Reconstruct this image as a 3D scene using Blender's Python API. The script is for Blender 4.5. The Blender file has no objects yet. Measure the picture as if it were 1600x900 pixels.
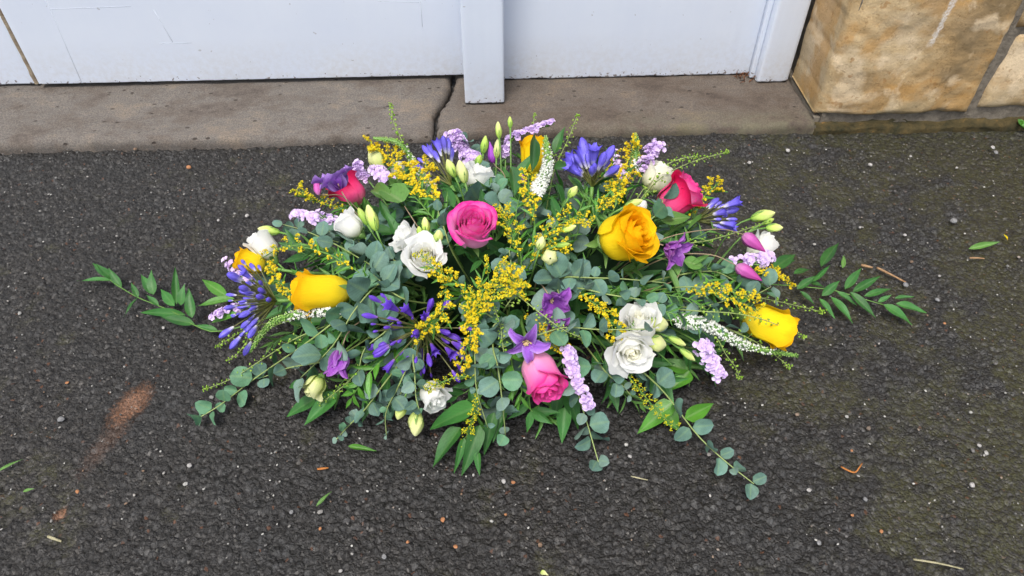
import bpy, math, random
import numpy as np
from mathutils import Vector, Matrix, noise as mnoise

# ------------------------------------------------------------------ camera, world, sun, exposure
scn = bpy.context.scene
COL = scn.collection
FPX = 1155.0            # focal length in photo pixels (1600 wide)
PITCH = math.radians(46.0)
CAMH = 0.95
cam_d = bpy.data.cameras.new('camera'); cam = bpy.data.objects.new('camera', cam_d); COL.objects.link(cam)
cam_d.sensor_width = 36.0; cam_d.lens = 36.0 * FPX / 1600.0
cam_d.clip_start = 0.02; cam_d.clip_end = 500
cam.location = (0, 0, CAMH); cam.rotation_euler = (math.pi/2 - PITCH, 0, 0)
scn.camera = cam

SUN_EL, SUN_AZ = math.radians(66), math.radians(200)      # azimuth clockwise from +Y
world = bpy.data.worlds.new('World'); scn.world = world; world.use_nodes = True
wn = world.node_tree; wn.nodes.clear()
sky = wn.nodes.new('ShaderNodeTexSky'); sky.sky_type = 'NISHITA'; sky.sun_disc = False
sky.sun_elevation = SUN_EL; sky.sun_rotation = SUN_AZ; sky.air_density = 1.0; sky.dust_density = 4.0; sky.ozone_density = 1.0
hs = wn.nodes.new('ShaderNodeHueSaturation'); hs.inputs['Saturation'].default_value = 0.62
bg = wn.nodes.new('ShaderNodeBackground'); bg.inputs['Strength'].default_value = 0.14
wo = wn.nodes.new('ShaderNodeOutputWorld')
wn.links.new(sky.outputs[0], hs.inputs['Color']); wn.links.new(hs.outputs[0], bg.inputs['Color']); wn.links.new(bg.outputs[0], wo.inputs[0])

sun_d = bpy.data.lights.new('sun', 'SUN'); sun = bpy.data.objects.new('sun', sun_d); COL.objects.link(sun)
sun_d.energy = 1.5; sun_d.angle = math.radians(16); sun_d.color = (1.0, 0.97, 0.93)
sdir = Vector((math.sin(SUN_AZ)*math.cos(SUN_EL), math.cos(SUN_AZ)*math.cos(SUN_EL), math.sin(SUN_EL)))
sun.rotation_euler = sdir.to_track_quat('Z', 'Y').to_euler()

vs = scn.view_settings
vs.view_transform = 'Standard'; vs.look = 'None'; vs.exposure = 0.86; vs.gamma = 1.0; vs.use_curve_mapping = False
scn.cycles.use_denoising = True
scn.cycles.max_bounces = 10; scn.cycles.diffuse_bounces = 6; scn.cycles.transmission_bounces = 6

rng = random.Random(7)
nrng = np.random.default_rng(11)

# ------------------------------------------------------------------ pixel -> place helpers
CAM = Vector((0, 0, CAMH))
FWD = Vector((0, math.cos(PITCH), -math.sin(PITCH)))
UPV = Vector((0, math.sin(PITCH), math.cos(PITCH)))
RGT = Vector((1, 0, 0))
def ray(px, py):
    return FWD + RGT*((px-800.0)/FPX) + UPV*((450.0-py)/FPX)
def on_z(px, py, z=0.0):
    d = ray(px, py); return CAM + d*((z-CAMH)/d.z)
# the heaped mound of the arrangement: half an ellipsoid standing on the tarmac
DC = Vector((0.0, 0.88, 0.0)); DR = (0.455, 0.285, 0.215)
def on_dome(px, py, off=0.0):
    d = ray(px, py); ax = [r+off for r in DR]
    o = [(CAM[i]-DC[i])/ax[i] for i in range(3)]; e = [d[i]/ax[i] for i in range(3)]
    a = sum(x*x for x in e); b = sum(x*y for x, y in zip(o, e)); c = sum(x*x for x in o)-1
    disc = b*b-a*c
    t = (-b-math.sqrt(disc))/a if disc > 0 else -b/a
    p = CAM + d*t
    if p.z < 0.012: p = on_z(px, py, 0.012)
    return p
def at(q):
    """(px, py, off) on the mound, or (px, py, 'z') at a height in metres above the ground"""
    if len(q) == 2: return on_dome(q[0], q[1], 0.0)
    if isinstance(q[2], str): return on_z(q[0], q[1], float(q[2]))
    return on_dome(*q)
def mpp(p):
    """metres per photo pixel at a place"""
    return (Vector(p)-CAM).dot(FWD)/FPX
def facing(theta, tilt):
    """direction from the way a bloom points in the photo and how far it turns to the viewer"""
    a, t = math.radians(theta), math.radians(tilt)
    return ((RGT*math.cos(a)+UPV*math.sin(a))*math.cos(t) - FWD*math.sin(t)).normalized()
def dome_out(p):
    v = Vector(((p[0]-DC[0])/DR[0]**2, (p[1]-DC[1])/DR[1]**2, max(p[2], 0.02)/DR[2]**2)); return v.normalized()
def frame(z, hint=None):
    z = Vector(z).normalized()
    h = Vector(hint) if hint is not None else (Vector((0, 0, 1)) if abs(z.z) < .95 else Vector((0, 1, 0)))
    x = h.cross(z)
    if x.length < 1e-5: x = Vector((1, 0, 0)).cross(z)
    x.normalize(); y = z.cross(x)
    return Matrix((x, y, z)).transposed()
def foam_pt(p):
    return Vector((max(-.30, min(.30, p[0]*.62)), DC.y+max(-.06, min(.06, (p[1]-DC.y)*.3)), 0.055))

# ------------------------------------------------------------------ mesh helpers
class MB:
    def __init__(s): s.v = []; s.f = []; s.uv = []; s.n = 0
    def add(s, v, f, uv=None):
        v = np.asarray(v, float).reshape(-1, 3)
        s.v.append(v); s.f += [tuple(i+s.n for i in q) for q in f]
        s.uv.append(np.zeros((len(v), 2)) if uv is None else np.asarray(uv, float).reshape(-1, 2)); s.n += len(v)
    def grid(s, P, UV=None, wrap=False):
        n, m = P.shape[:2]; f = []
        for i in range(n-1):
            for j in range(m if wrap else m-1):
                k = (j+1) % m
                f.append((i*m+j, i*m+k, (i+1)*m+k, (i+1)*m+j))
        s.add(P.reshape(-1, 3), f, None if UV is None else UV.reshape(-1, 2))
    def tube(s, pts, rad, n=6, cap=True):
        pts = [Vector(p) for p in pts]; m = len(pts)
        if not hasattr(rad, '__len__'): rad = [rad]*m
        rows = []; uv = []; h = None
        for i, p in enumerate(pts):
            t = (pts[min(i+1, m-1)]-pts[max(i-1, 0)])
            if t.length < 1e-9: t = Vector((0, 0, 1))
            t.normalize()
            if h is None: h = Vector((0, 0, 1)) if abs(t.z) < .9 else Vector((1, 0, 0))
            x = (h - t*h.dot(t)); x = x.normalized() if x.length > 1e-6 else t.orthogonal().normalized()
            h = x; y = t.cross(x)
            rows.append([p+(x*math.cos(2*math.pi*k/n)+y*math.sin(2*math.pi*k/n))*rad[i] for k in range(n)])
            uv.append([(k/n, i/(m-1)) for k in range(n)])
        b = s.n; s.grid(np.array([[tuple(q) for q in r] for r in rows]), np.array(uv), wrap=True)
        if cap: s.f.append(tuple(b+k for k in range(n))[::-1]); s.f.append(tuple(b+(m-1)*n+k for k in range(n)))
    def lathe(s, prof, n=10, M=None, twist=0, groove=0, ng=5):
        P = np.zeros((len(prof), n, 3)); UV = np.zeros((len(prof), n, 2)); L = len(prof)-1
        for i, (r, z) in enumerate(prof):
            a = np.arange(n)*2*math.pi/n + twist*i/L
            rr = r*(1+groove*np.cos(ng*np.arange(n)*2*math.pi/n))
            P[i, :, 0] = rr*np.cos(a); P[i, :, 1] = rr*np.sin(a); P[i, :, 2] = z; UV[i, :, 0] = np.arange(n)/n; UV[i, :, 1] = i/L
        if M is not None: P = xf(P, M)
        s.grid(P, UV, wrap=True)
    def scatter(s, tv, tf, R, T, tuv=None):
        """many copies of one small template: R (n,3,3), T (n,3)"""
        tv = np.asarray(tv, float); R = np.asarray(R, float); T = np.asarray(T, float)
        V = np.einsum('nij,kj->nki', R, tv)+T[:, None, :]; k = len(tv); b = s.n
        s.v.append(V.reshape(-1, 3)); s.uv.append(np.tile(np.zeros((k, 2)) if tuv is None else np.asarray(tuv, float), (len(T), 1)))
        for i in range(len(T)):
            o = b+i*k; s.f += [tuple(o+j for j in q) for q in tf]
        s.n += V.shape[0]*k
    def mesh(s, name, smooth=True, mats=()):
        me = bpy.data.meshes.new(name)
        V = np.concatenate(s.v); me.from_pydata(V.tolist(), [], s.f)
        UV = np.concatenate(s.uv); li = np.zeros(len(me.loops), np.int32); me.loops.foreach_get('vertex_index', li)
        uvl = me.uv_layers.new(name='UVMap'); uvl.data.foreach_set('uv', UV[li].astype(np.float32).ravel())
        if smooth: me.polygons.foreach_set('use_smooth', np.ones(len(me.polygons), bool))
        for m in mats: me.materials.append(m)
        me.update(); return me
def xf(P, M):
    A = np.array(M); sh = P.shape; Q = P.reshape(-1, 3)
    R = Q @ A[:3, :3].T
    if A.shape[0] == 4: R = R + A[:3, 3]
    return R.reshape(sh)
def thing(name, label, cat, loc=(0, 0, 0), group=None):
    o = bpy.data.objects.new(name, None); o.empty_display_size = .01; COL.objects.link(o); o.location = loc
    o['label'] = label; o['category'] = cat
    if group: o['group'] = group
    return o
def obj(name, me, mat=None, parent=None, M=None, label=None, cat=None, group=None, kind=None):
    if isinstance(me, MB): me = me.mesh(name)
    if mat is not None and not me.materials: me.materials.append(mat)
    o = bpy.data.objects.new(name, me); COL.objects.link(o)
    if parent is not None: o.parent = parent
    if M is not None: o.matrix_basis = M
    if label: o['label'] = label
    if cat: o['category'] = cat
    if group: o['group'] = group
    if kind: o['kind'] = kind
    return o
def world_part(name, mb, mat, parent, root=None, kind=None):
    """a part whose mesh was made in world coordinates"""
    r = parent; L = Vector((0, 0, 0))
    while r is not None: L = L + r.location; r = r.parent
    for i in range(len(mb.v)): mb.v[i] = mb.v[i]-np.array(L)
    return obj(name, mb, mat, parent, kind=kind)
def curve(pts, n):
    """Catmull-Rom through points, n samples"""
    P = [Vector(p) for p in pts]
    if len(P) == 2: return [P[0].lerp(P[1], i/(n-1)) for i in range(n)]
    P = [P[0]*2-P[1]]+P+[P[-1]*2-P[-2]]; out = []; m = len(P)-3
    for i in range(n):
        u = i/(n-1)*m; k = min(int(u), m-1); t = u-k; a, b, c, d = P[k:k+4]
        out.append(.5*((2*b)+(c-a)*t+(2*a-5*b+4*c-d)*t*t+(3*b-a-3*c+d)*t*t*t))
    return out
def bez(a, b, c, d, n):
    return [a*(1-t)**3+b*3*t*(1-t)**2+c*3*t*t*(1-t)+d*t**3 for t in [i/(n-1) for i in range(n)]]
def stem_pts(p, axis, n=9, k=.06):
    """a stalk from the foam up to p, arriving along axis"""
    f = foam_pt(p); k = min(k, (p-f).length*.5)
    return bez(f, f+(p-f)*.4+Vector((0, 0, .01)), p-axis*k, p, n)

# ------------------------------------------------------------------ materials
def nt(name):
    m = bpy.data.materials.new(name); m.use_nodes = True; t = m.node_tree; t.nodes.clear()
    o = t.nodes.new('ShaderNodeOutputMaterial'); return m, t, o
def N(t, typ, **kw):
    n = t.nodes.new(typ)
    for k, v in kw.items():
        if k.startswith('i_'):
            n.inputs[k[2:].replace('_', ' ')].default_value = v
        else: setattr(n, k, v)
    return n
def ramp(t, src, stops, interp='LINEAR'):
    r = t.nodes.new('ShaderNodeValToRGB'); r.color_ramp.interpolation = interp
    while len(r.color_ramp.elements) < len(stops): r.color_ramp.elements.new(.5)
    for e, (p, c) in zip(r.color_ramp.elements, stops):
        e.position = p; e.color = (c[0], c[1], c[2], 1) if hasattr(c, '__len__') else (c, c, c, 1)
    if src is not None: t.links.new(src, r.inputs[0])
    return r.outputs[0]
def mixc(t, fac, a, b, mode='MIX'):
    m = t.nodes.new('ShaderNodeMix'); m.data_type = 'RGBA'; m.blend_type = mode
    for s, v in ((m.inputs[0], fac), (m.inputs[6], a), (m.inputs[7], b)):
        if hasattr(v, 'is_output') or isinstance(v, bpy.types.NodeSocket): t.links.new(v, s)
        else: s.default_value = (v[0], v[1], v[2], 1) if hasattr(v, '__len__') else v
    return m.outputs[2]
def mth(t, op, a, b=None, c=None, clamp=False):
    m = t.nodes.new('ShaderNodeMath'); m.operation = op; m.use_clamp = clamp
    for i, v in enumerate((a, b, c)):
        if v is None: continue
        if isinstance(v, bpy.types.NodeSocket): t.links.new(v, m.inputs[i])
        else: m.inputs[i].default_value = v
    return m.outputs[0]
def noi(t, co, scale, detail=4, rough=.55, dist=0):
    n = N(t, 'ShaderNodeTexNoise', i_Scale=scale, i_Detail=detail, i_Roughness=rough, i_Distortion=dist)
    if co is not None: t.links.new(co, n.inputs['Vector'])
    return n.outputs[0]

def leafy(name, stops_v, across=None, rough=.5, transl=.25, var=.25, vein=0, spec=.4, tcol=None, axis=1, stripes=40, bump=.15, lipnoise=0, edge=None):
    """petals and leaves: colour by place along the blade (UV v), fine streaks, a per-object shift, light passing through"""
    m, t, o = nt(name)
    uv = N(t, 'ShaderNodeUVMap', uv_map='UVMap').outputs[0]
    sx = N(t, 'ShaderNodeSeparateXYZ'); t.links.new(uv, sx.inputs[0])
    ob = N(t, 'ShaderNodeTexCoord').outputs['Object']
    v = sx.outputs[1]
    if lipnoise:
        v = mth(t, 'ADD', v, mth(t, 'MULTIPLY', mth(t, 'SUBTRACT', noi(t, ob, 60, 3), .5), lipnoise))
    c = ramp(t, v, stops_v)
    mp = N(t, 'ShaderNodeMapping'); mp.inputs['Scale'].default_value = (stripes, 3, 1); t.links.new(uv, mp.inputs[0])
    st = noi(t, mp.outputs[0], 1.0, 3, .6)
    inf = N(t, 'ShaderNodeObjectInfo')
    k = mth(t, 'ADD', mth(t, 'MULTIPLY', mth(t, 'SUBTRACT', st, .5), var*1.2), mth(t, 'MULTIPLY_ADD', mth(t, 'SUBTRACT', inf.outputs['Random'], .5), var, 1.0))
    if vein:
        au = mth(t, 'ABSOLUTE', sx.outputs[0])
        pin = mth(t, 'SINE', mth(t, 'SUBTRACT', mth(t, 'MULTIPLY', sx.outputs[1], 58.0), mth(t, 'MULTIPLY', au, 40.0)))
        k = mth(t, 'ADD', k, mth(t, 'MULTIPLY', pin, .045))
        of = N(t, 'ShaderNodeVectorMath', operation='ADD'); t.links.new(ob, of.inputs[0]); t.links.new(inf.outputs['Random'], of.inputs[1])
        k = mth(t, 'ADD', k, mth(t, 'MULTIPLY', mth(t, 'SUBTRACT', noi(t, of.outputs[0], 4.5, 4, .65), .5), .75))
    cm = N(t, 'ShaderNodeVectorMath', operation='SCALE'); t.links.new(c, cm.inputs[0]); t.links.new(k, cm.inputs['Scale'])
    c = cm.outputs[0]
    if vein:
        d = mth(t, 'ABSOLUTE', sx.outputs[0] if not across else sx.outputs[0])
        mr = ramp(t, d, [(0.0, 1.0), (.05, .8), (.09, 0.0)])
        c = mixc(t, mth(t, 'MULTIPLY', mr, vein), c, (.22, .32, .12))
    if edge:
        er = ramp(t, mth(t, 'ABSOLUTE', sx.outputs[0]), [(.55, 0), (1, 1)])
        c = mixc(t, mth(t, 'MULTIPLY', er, .75), c, edge)
    bs = N(t, 'ShaderNodeBsdfPrincipled'); bs.inputs['Roughness'].default_value = rough; bs.inputs['Specular IOR Level'].default_value = spec
    t.links.new(c, bs.inputs['Base Color'])
    if bump:
        bp = N(t, 'ShaderNodeBump', i_Strength=bump, i_Distance=.002); t.links.new(st, bp.inputs['Height']); t.links.new(bp.outputs[0], bs.inputs['Normal'])
    if transl:
        tr = N(t, 'ShaderNodeBsdfTranslucent')
        if tcol: t.links.new(mixc(t, 1.0, c, tcol, 'MULTIPLY'), tr.inputs[0])
        else: t.links.new(c, tr.inputs[0])
        mx = N(t, 'ShaderNodeMixShader'); mx.inputs[0].default_value = transl
        t.links.new(bs.outputs[0], mx.inputs[1]); t.links.new(tr.outputs[0], mx.inputs[2]); t.links.new(mx.outputs[0], o.inputs[0])
    else: t.links.new(bs.outputs[0], o.inputs[0])
    return m
def islandy(name, cols, rough=.6, transl=.2, spec=.3, stops=None):
    """small pieces, each with its own shade"""
    m, t, o = nt(name)
    g = N(t, 'ShaderNodeNewGeometry')
    n = len(cols); c = ramp(t, g.outputs['Random Per Island'], [((i+.5)/n, q) for i, q in enumerate(cols)] if not stops else list(zip(stops, cols)))
    if False: pass
    bs = N(t, 'ShaderNodeBsdfPrincipled'); bs.inputs['Roughness'].default_value = rough; bs.inputs['Specular IOR Level'].default_value = spec
    t.links.new(c, bs.inputs['Base Color'])
    if transl:
        tr = N(t, 'ShaderNodeBsdfTranslucent'); t.links.new(c, tr.inputs[0])
        mx = N(t, 'ShaderNodeMixShader'); mx.inputs[0].default_value = transl
        t.links.new(bs.outputs[0], mx.inputs[1]); t.links.new(tr.outputs[0], mx.inputs[2]); t.links.new(mx.outputs[0], o.inputs[0])
    else: t.links.new(bs.outputs[0], o.inputs[0])
    return m

M = {}
M['yellow'] = leafy('yellow_petal', [(0, (.78, .66, .06)), (.3, (.94, .76, .02)), (.8, (.96, .70, .01)), (1, (.97, .54, .006))], rough=.7, transl=.42, var=.22, bump=.6, lipnoise=.3, spec=.15)
M['pink'] = leafy('mauve_pink_petal', [(0, (.88, .66, .64)), (.3, (.90, .46, .68)), (.80, (.90, .34, .66)), (.93, (.88, .16, .54)), (1, (.82, .03, .34))], rough=.55, transl=.40, var=.16, lipnoise=.22, spec=.3)
M['coral'] = leafy('rose_pink_petal', [(0, (.86, .70, .62)), (.35, (.86, .38, .58)), (.78, (.86, .20, .50)), (1, (.80, .05, .34))], rough=.55, transl=.36, var=.16, lipnoise=.25, spec=.3)
M['hot'] = leafy('crimson_petal', [(0, (.70, .25, .30)), (.35, (.72, .07, .22)), (.75, (.64, .012, .10)), (1, (.55, .006, .07))], rough=.5, transl=.2, var=.3, lipnoise=.3, spec=.3)
M['hotpink'] = leafy('hot_pink_petal', [(0, (.78, .45, .45)), (.4, (.82, .34, .52)), (.8, (.82, .20, .46)), (1, (.76, .05, .28))], rough=.5, transl=.3, var=.2, lipnoise=.3, spec=.3)
M['white'] = leafy('white_petal', [(0, (.62, .68, .35)), (.22, (.80, .81, .70)), (.55, (.90, .90, .86)), (1, (.92, .92, .90))], rough=.6, transl=.55, var=.06, spec=.25, stripes=24)
M['ivory'] = leafy('ivory_petal', [(0, (.50, .58, .22)), (.25, (.76, .77, .50)), (.6, (.86, .85, .68)), (1, (.88, .87, .76))], rough=.55, transl=.42, var=.08, spec=.25, stripes=30)
M['cream'] = leafy('cream_green_petal', [(0, (.42, .56, .12)), (.4, (.66, .72, .28)), (1, (.76, .77, .42))], rough=.55, transl=.3, var=.1, spec=.25)
M['bud'] = leafy('lime_bud', [(0, (.22, .40, .05)), (.35, (.45, .60, .12)), (.8, (.66, .72, .26)), (1, (.70, .72, .34))], rough=.5, transl=.15, var=.2, spec=.3, stripes=14)
M['budgreen'] = leafy('green_bud', [(0, (.16, .34, .04)), (.5, (.33, .50, .08)), (1, (.50, .58, .15))], rough=.5, transl=.15, var=.2, spec=.3, stripes=14)
M['purple'] = leafy('purple_petal', [(0, (.20, .035, .25)), (.4, (.27, .06, .42)), (1, (.36, .10, .50))], rough=.55, transl=.25, var=.5, spec=.25, stripes=12, bump=.8, edge=(.48, .22, .60))
M['violetpale'] = leafy('violet_petal', [(0, (.22, .05, .36)), (.5, (.30, .11, .56)), (1, (.38, .16, .62))], rough=.5, transl=.25, var=.5, spec=.3, stripes=12, bump=.8, edge=(.52, .34, .76))
M['magenta'] = leafy('magenta_bud', [(0, (.50, .24, .42)), (.3, (.50, .10, .38)), (1, (.42, .03, .24))], rough=.5, transl=.1, var=.3, spec=.3, stripes=10, bump=.5)
M['agap'] = leafy('blue_violet_floret', [(0, (.62, .62, .48)), (.20, (.50, .48, .66)), (.40, (.17, .14, .64)), (1, (.10, .075, .56))], rough=.45, transl=.15, var=.3, spec=.35, stripes=10)
M['agapdark'] = leafy('dark_violet_floret', [(0, (.32, .20, .42)), (.3, (.14, .06, .48)), (1, (.10, .04, .44))], rough=.45, transl=.15, var=.3, spec=.35, stripes=10)
M['euc'] = leafy('eucalyptus_leaf', [(0, (.095, .180, .125)), (1, (.10, .188, .158))], rough=.62, transl=.12, var=.4, vein=.22, spec=.3, stripes=5, bump=.05)
M['euc2'] = leafy('eucalyptus_leaf_green', [(0, (.095, .22, .115)), (1, (.105, .225, .135))], rough=.6, transl=.14, var=.35, vein=.22, spec=.3, stripes=5, bump=.05)
M['euc3'] = leafy('eucalyptus_leaf_silver', [(0, (.135, .215, .165)), (1, (.165, .25, .215))], rough=.7, transl=.12, var=.3, vein=.2, spec=.25, stripes=5, bump=.05)
M['rus'] = leafy('glossy_leaf', [(0, (.042, .150, .026)), (.6, (.036, .135, .030)), (1, (.040, .155, .026))], rough=.42, transl=.16, var=.5, vein=.12, spec=.35, stripes=26, bump=.3)
M['rusbright'] = leafy('bright_glossy_leaf', [(0, (.075, .225, .022)), (1, (.065, .215, .022))], rough=.36, transl=.16, var=.4, vein=.3, spec=.5, stripes=26, bump=.3)
M['soft'] = leafy('soft_green_leaf', [(0, (.11, .24, .05)), (1, (.10, .23, .05))], rough=.5, transl=.2, var=.25, vein=.5, spec=.35, stripes=18, bump=.3)
M['stem'] = leafy('green_stalk', [(0, (.09, .19, .035)), (1, (.12, .25, .05))], rough=.5, transl=0, var=.25, spec=.35, bump=0)
M['estem'] = leafy('yellow_green_stalk', [(0, (.18, .25, .06)), (1, (.26, .33, .12))], rough=.5, transl=0, var=.2, spec=.35, bump=0)
M['dstem'] = leafy('olive_stalk', [(0, (.10, .12, .02)), (1, (.10, .10, .035))], rough=.5, transl=0, var=.4, spec=.35, bump=0)
M['bstem'] = leafy('pinkish_brown_stalk', [(0, (.22, .17, .10)), (1, (.27, .20, .13))], rough=.5, transl=0, var=.2, spec=.35, bump=0)
M['sepal'] = leafy('sepal_green', [(0, (.12, .25, .05)), (1, (.18, .30, .09))], rough=.5, transl=.15, var=.3, spec=.3, stripes=10)
M['gold'] = islandy('goldenrod_yellow', [(.62, .46, .006), (.86, .66, .008), (.66, .60, .03), (.90, .72, .02), (.80, .58, .004), (.50, .42, .01)], transl=.2)
M['goldc'] = islandy('goldenrod_centre', [(.45, .24, .004), (.62, .38, .004), (.75, .5, .004)], transl=.0)
M['goldg'] = islandy('goldenrod_bud', [(.30, .40, .02), (.55, .50, .01), (.42, .46, .015), (.62, .52, .01)], transl=.1)
M['lilac'] = islandy('lilac_papery', [(.54, .38, .68), (.76, .62, .86), (.66, .50, .80), (.80, .68, .88), (.72, .56, .82)], transl=.3)
M['verw'] = islandy('tiny_white_flower', [(.80, .82, .76), (.72, .76, .66), (.84, .85, .80)], transl=.2)
M['verg'] = islandy('tiny_green_bud', [(.22, .42, .07), (.30, .48, .12), (.40, .54, .22), (.26, .45, .08)], transl=.1)
M['pod'] = islandy('green_pod', [(.20, .38, .03), (.27, .46, .05), (.34, .50, .08)], transl=.25)
M['stamen'] = islandy('beige_stamen', [(.62, .45, .22), (.70, .55, .33), (.55, .38, .20)], transl=.1)
M['foam'] = leafy('floral_foam', [(0, (.012, .03, .012)), (1, (.015, .035, .015))], rough=.9, transl=0, var=.2, spec=.1)
M['tray'] = leafy('green_plastic', [(0, (.01, .03, .014)), (1, (.01, .03, .014))], rough=.4, transl=0, var=0, spec=.5, bump=0)

# ------------------------------------------------------------------ setting: materials
def mat_asphalt():
    m, t, o = nt('asphalt'); L = t.links
    co = N(t, 'ShaderNodeTexCoord').outputs['Object']
    sp = N(t, 'ShaderNodeSeparateXYZ'); L.new(co, sp.inputs[0])
    wob = N(t, 'ShaderNodeTexNoise', i_Scale=90.0, i_Detail=2.0); L.new(co, wob.inputs['Vector'])
    wv = N(t, 'ShaderNodeVectorMath', operation='MULTIPLY_ADD'); L.new(wob.outputs['Color'], wv.inputs[0]); wv.inputs[1].default_value = (.006, .006, .0); L.new(co, wv.inputs[2])
    flat = N(t, 'ShaderNodeVectorMath', operation='MULTIPLY'); L.new(wv.outputs[0], flat.inputs[0]); flat.inputs[1].default_value = (1, 1, 0)
    co2 = flat.outputs[0]
    v1 = N(t, 'ShaderNodeTexVoronoi', i_Scale=108.0, voronoi_dimensions='2D'); L.new(co2, v1.inputs['Vector'])
    v2 = N(t, 'ShaderNodeTexVoronoi', i_Scale=270.0, voronoi_dimensions='2D'); L.new(co2, v2.inputs['Vector'])
    r1 = N(t, 'ShaderNodeSeparateColor'); L.new(v1.outputs['Color'], r1.inputs[0])
    r2 = N(t, 'ShaderNodeSeparateColor'); L.new(v2.outputs['Color'], r2.inputs[0])
    big = noi(t, co, 3.2, 4, .6); mid = noi(t, co, 14, 5, .6); fine = noi(t, co, 260, 4, .7)
    # stones stand proud of the binder, some missing
    d1 = mth(t, 'SUBTRACT', 1.0, mth(t, 'POWER', mth(t, 'MULTIPLY', v1.outputs['Distance'], 1.25), 2.0), clamp=True)
    d2 = mth(t, 'SUBTRACT', 1.0, mth(t, 'POWER', mth(t, 'MULTIPLY', v2.outputs['Distance'], 1.3), 2.0), clamp=True)
    keep = ramp(t, r1.outputs[0], [(.15, 0.15), (.55, 1.0)])
    hgt = mth(t, 'ADD', mth(t, 'MULTIPLY', d1, keep), mth(t, 'MULTIPLY', mth(t, 'MULTIPLY', d2, r2.outputs[0]), .55))
    hgt = mth(t, 'ADD', hgt, mth(t, 'MULTIPLY', fine, .35)); hgt = mth(t, 'ADD', hgt, mth(t, 'MULTIPLY', mth(t, 'SUBTRACT', noi(t, co, 48, 3, .6), .5), 2.2))
    # worn smoother towards the mossy side
    moss_x = N(t, 'ShaderNodeMapRange', i_From_Min=.10, i_From_Max=1.25); L.new(sp.outputs[0], moss_x.inputs[0])
    mossn = mth(t, 'ADD', mth(t, 'MULTIPLY', mid, .9), mth(t, 'MULTIPLY', big, .7))
    moss = ramp(t, mth(t, 'ADD', mossn, mth(t, 'MULTIPLY', moss_x.outputs[0], .36)), [(.88, 0), (1.22, 1)])
    mossf = mth(t, 'MULTIPLY', moss, ramp(t, mth(t, 'ADD', mth(t, 'MULTIPLY', fine, .6), mth(t, 'MULTIPLY', noi(t, co, 75, 3, .6), .4)), [(.44, .08), (.58, 1)]))
    # colours
    base = ramp(t, r1.outputs[1], [(0, (.020, .019, .018)), (.45, (.034, .033, .031)), (.75, (.056, .056, .055)), (.92, (.10, .10, .10)), (1, (.19, .19, .185))])
    sm = ramp(t, r2.outputs[1], [(0, (.018, .017, .016)), (.6, (.036, .035, .033)), (.84, (.06, .058, .055)), (.96, (.12, .118, .112)), (.994, (.19, .185, .175)), (1, (.34, .33, .31))], 'LINEAR')
    c = mixc(t, ramp(t, mth(t, 'SUBTRACT', mth(t, 'MULTIPLY', d1, keep), mth(t, 'MULTIPLY', d2, .5)), [(.1, 1), (.5, .25)]), base, sm)
    c = mixc(t, mth(t, 'MULTIPLY', ramp(t, fine, [(.45, 0), (.7, 1)]), .5), c, (.075, .07, .062))
    brown = ramp(t, mth(t, 'ADD', mth(t, 'MULTIPLY', big, .7), mth(t, 'MULTIPLY', mid, .4)), [(.42, 0), (.72, 1)])
    c = mixc(t, mth(t, 'MULTIPLY', brown, .45), c, mixc(t, 1.0, c, (1.2, 1.0, .82), 'MULTIPLY'))
    # rusty bits
    rb = ramp(t, r2.outputs[2], [(.994, 0), (.997, 1)], 'LINEAR')
    c = mixc(t, mth(t, 'MULTIPLY', rb, .8), c, (.27, .11, .05))
    c = mixc(t, mth(t, 'MULTIPLY', mossf, .75), c, mixc(t, fine, (.030, .036, .008), (.15, .145, .035)))
    # spilt reddish sand: an egg-shaped patch with a thin tail
    S = on_z(203, 632); S1, S2 = on_z(232, 600), on_z(172, 672); T_ = on_z(176, 678); U_ = on_z(92, 802)
    sang = math.atan2(S1.y-S2.y, S1.x-S2.x)
    def blob(cx, cy, ax, ang, rx, ry):
        mp = N(t, 'ShaderNodeMapping', vector_type='TEXTURE'); mp.inputs['Location'].default_value = (cx, cy, 0); mp.inputs['Rotation'].default_value = (0, 0, ang); mp.inputs['Scale'].default_value = (rx, ry, 1)
        L.new(co, mp.inputs[0]); ml = N(t, 'ShaderNodeVectorMath', operation='MULTIPLY'); L.new(mp.outputs[0], ml.inputs[0]); ml.inputs[1].default_value = (1, 1, 0)
        ln = N(t, 'ShaderNodeVectorMath', operation='LENGTH'); L.new(ml.outputs[0], ln.inputs[0]); return ln.outputs['Value']
    dist = mth(t, 'ADD', mth(t, 'MINIMUM', blob(S.x, S.y, 0, sang, .050, .026), blob(U_.x, U_.y, 0, sang, .014, .009)), mth(t, 'MULTIPLY', mth(t, 'SUBTRACT', mth(t, 'ADD', mth(t, 'MULTIPLY', mid, .6), mth(t, 'MULTIPLY', fine, .8)), .7), 1.5))
    sand = mth(t, 'MULTIPLY', ramp(t, dist, [(.55, 1), (1.1, 0)]), ramp(t, mth(t, 'ADD', fine, mth(t, 'MULTIPLY', d2, .25)), [(.45, 1), (.85, .35)]))
    dist2 = mth(t, 'ADD', blob(T_.x, T_.y, 0, sang, .085, .020), mth(t, 'MULTIPLY', mth(t, 'SUBTRACT', mth(t, 'ADD', mth(t, 'MULTIPLY', mid, .6), mth(t, 'MULTIPLY', fine, 1.0)), .8), 2.2))
    sand2 = mth(t, 'MULTIPLY', ramp(t, dist2, [(.3, 1), (1.0, 0)]), .16)
    c = mixc(t, mth(t, 'MULTIPLY', mth(t, 'MAXIMUM', sand, sand2), .85), c, mixc(t, fine, (.50, .22, .105), (.95, .50, .29)))
    dk = N(t, 'ShaderNodeVectorMath', operation='SCALE'); L.new(c, dk.inputs[0]); dk.inputs['Scale'].default_value = .36; c = dk.outputs[0]
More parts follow.
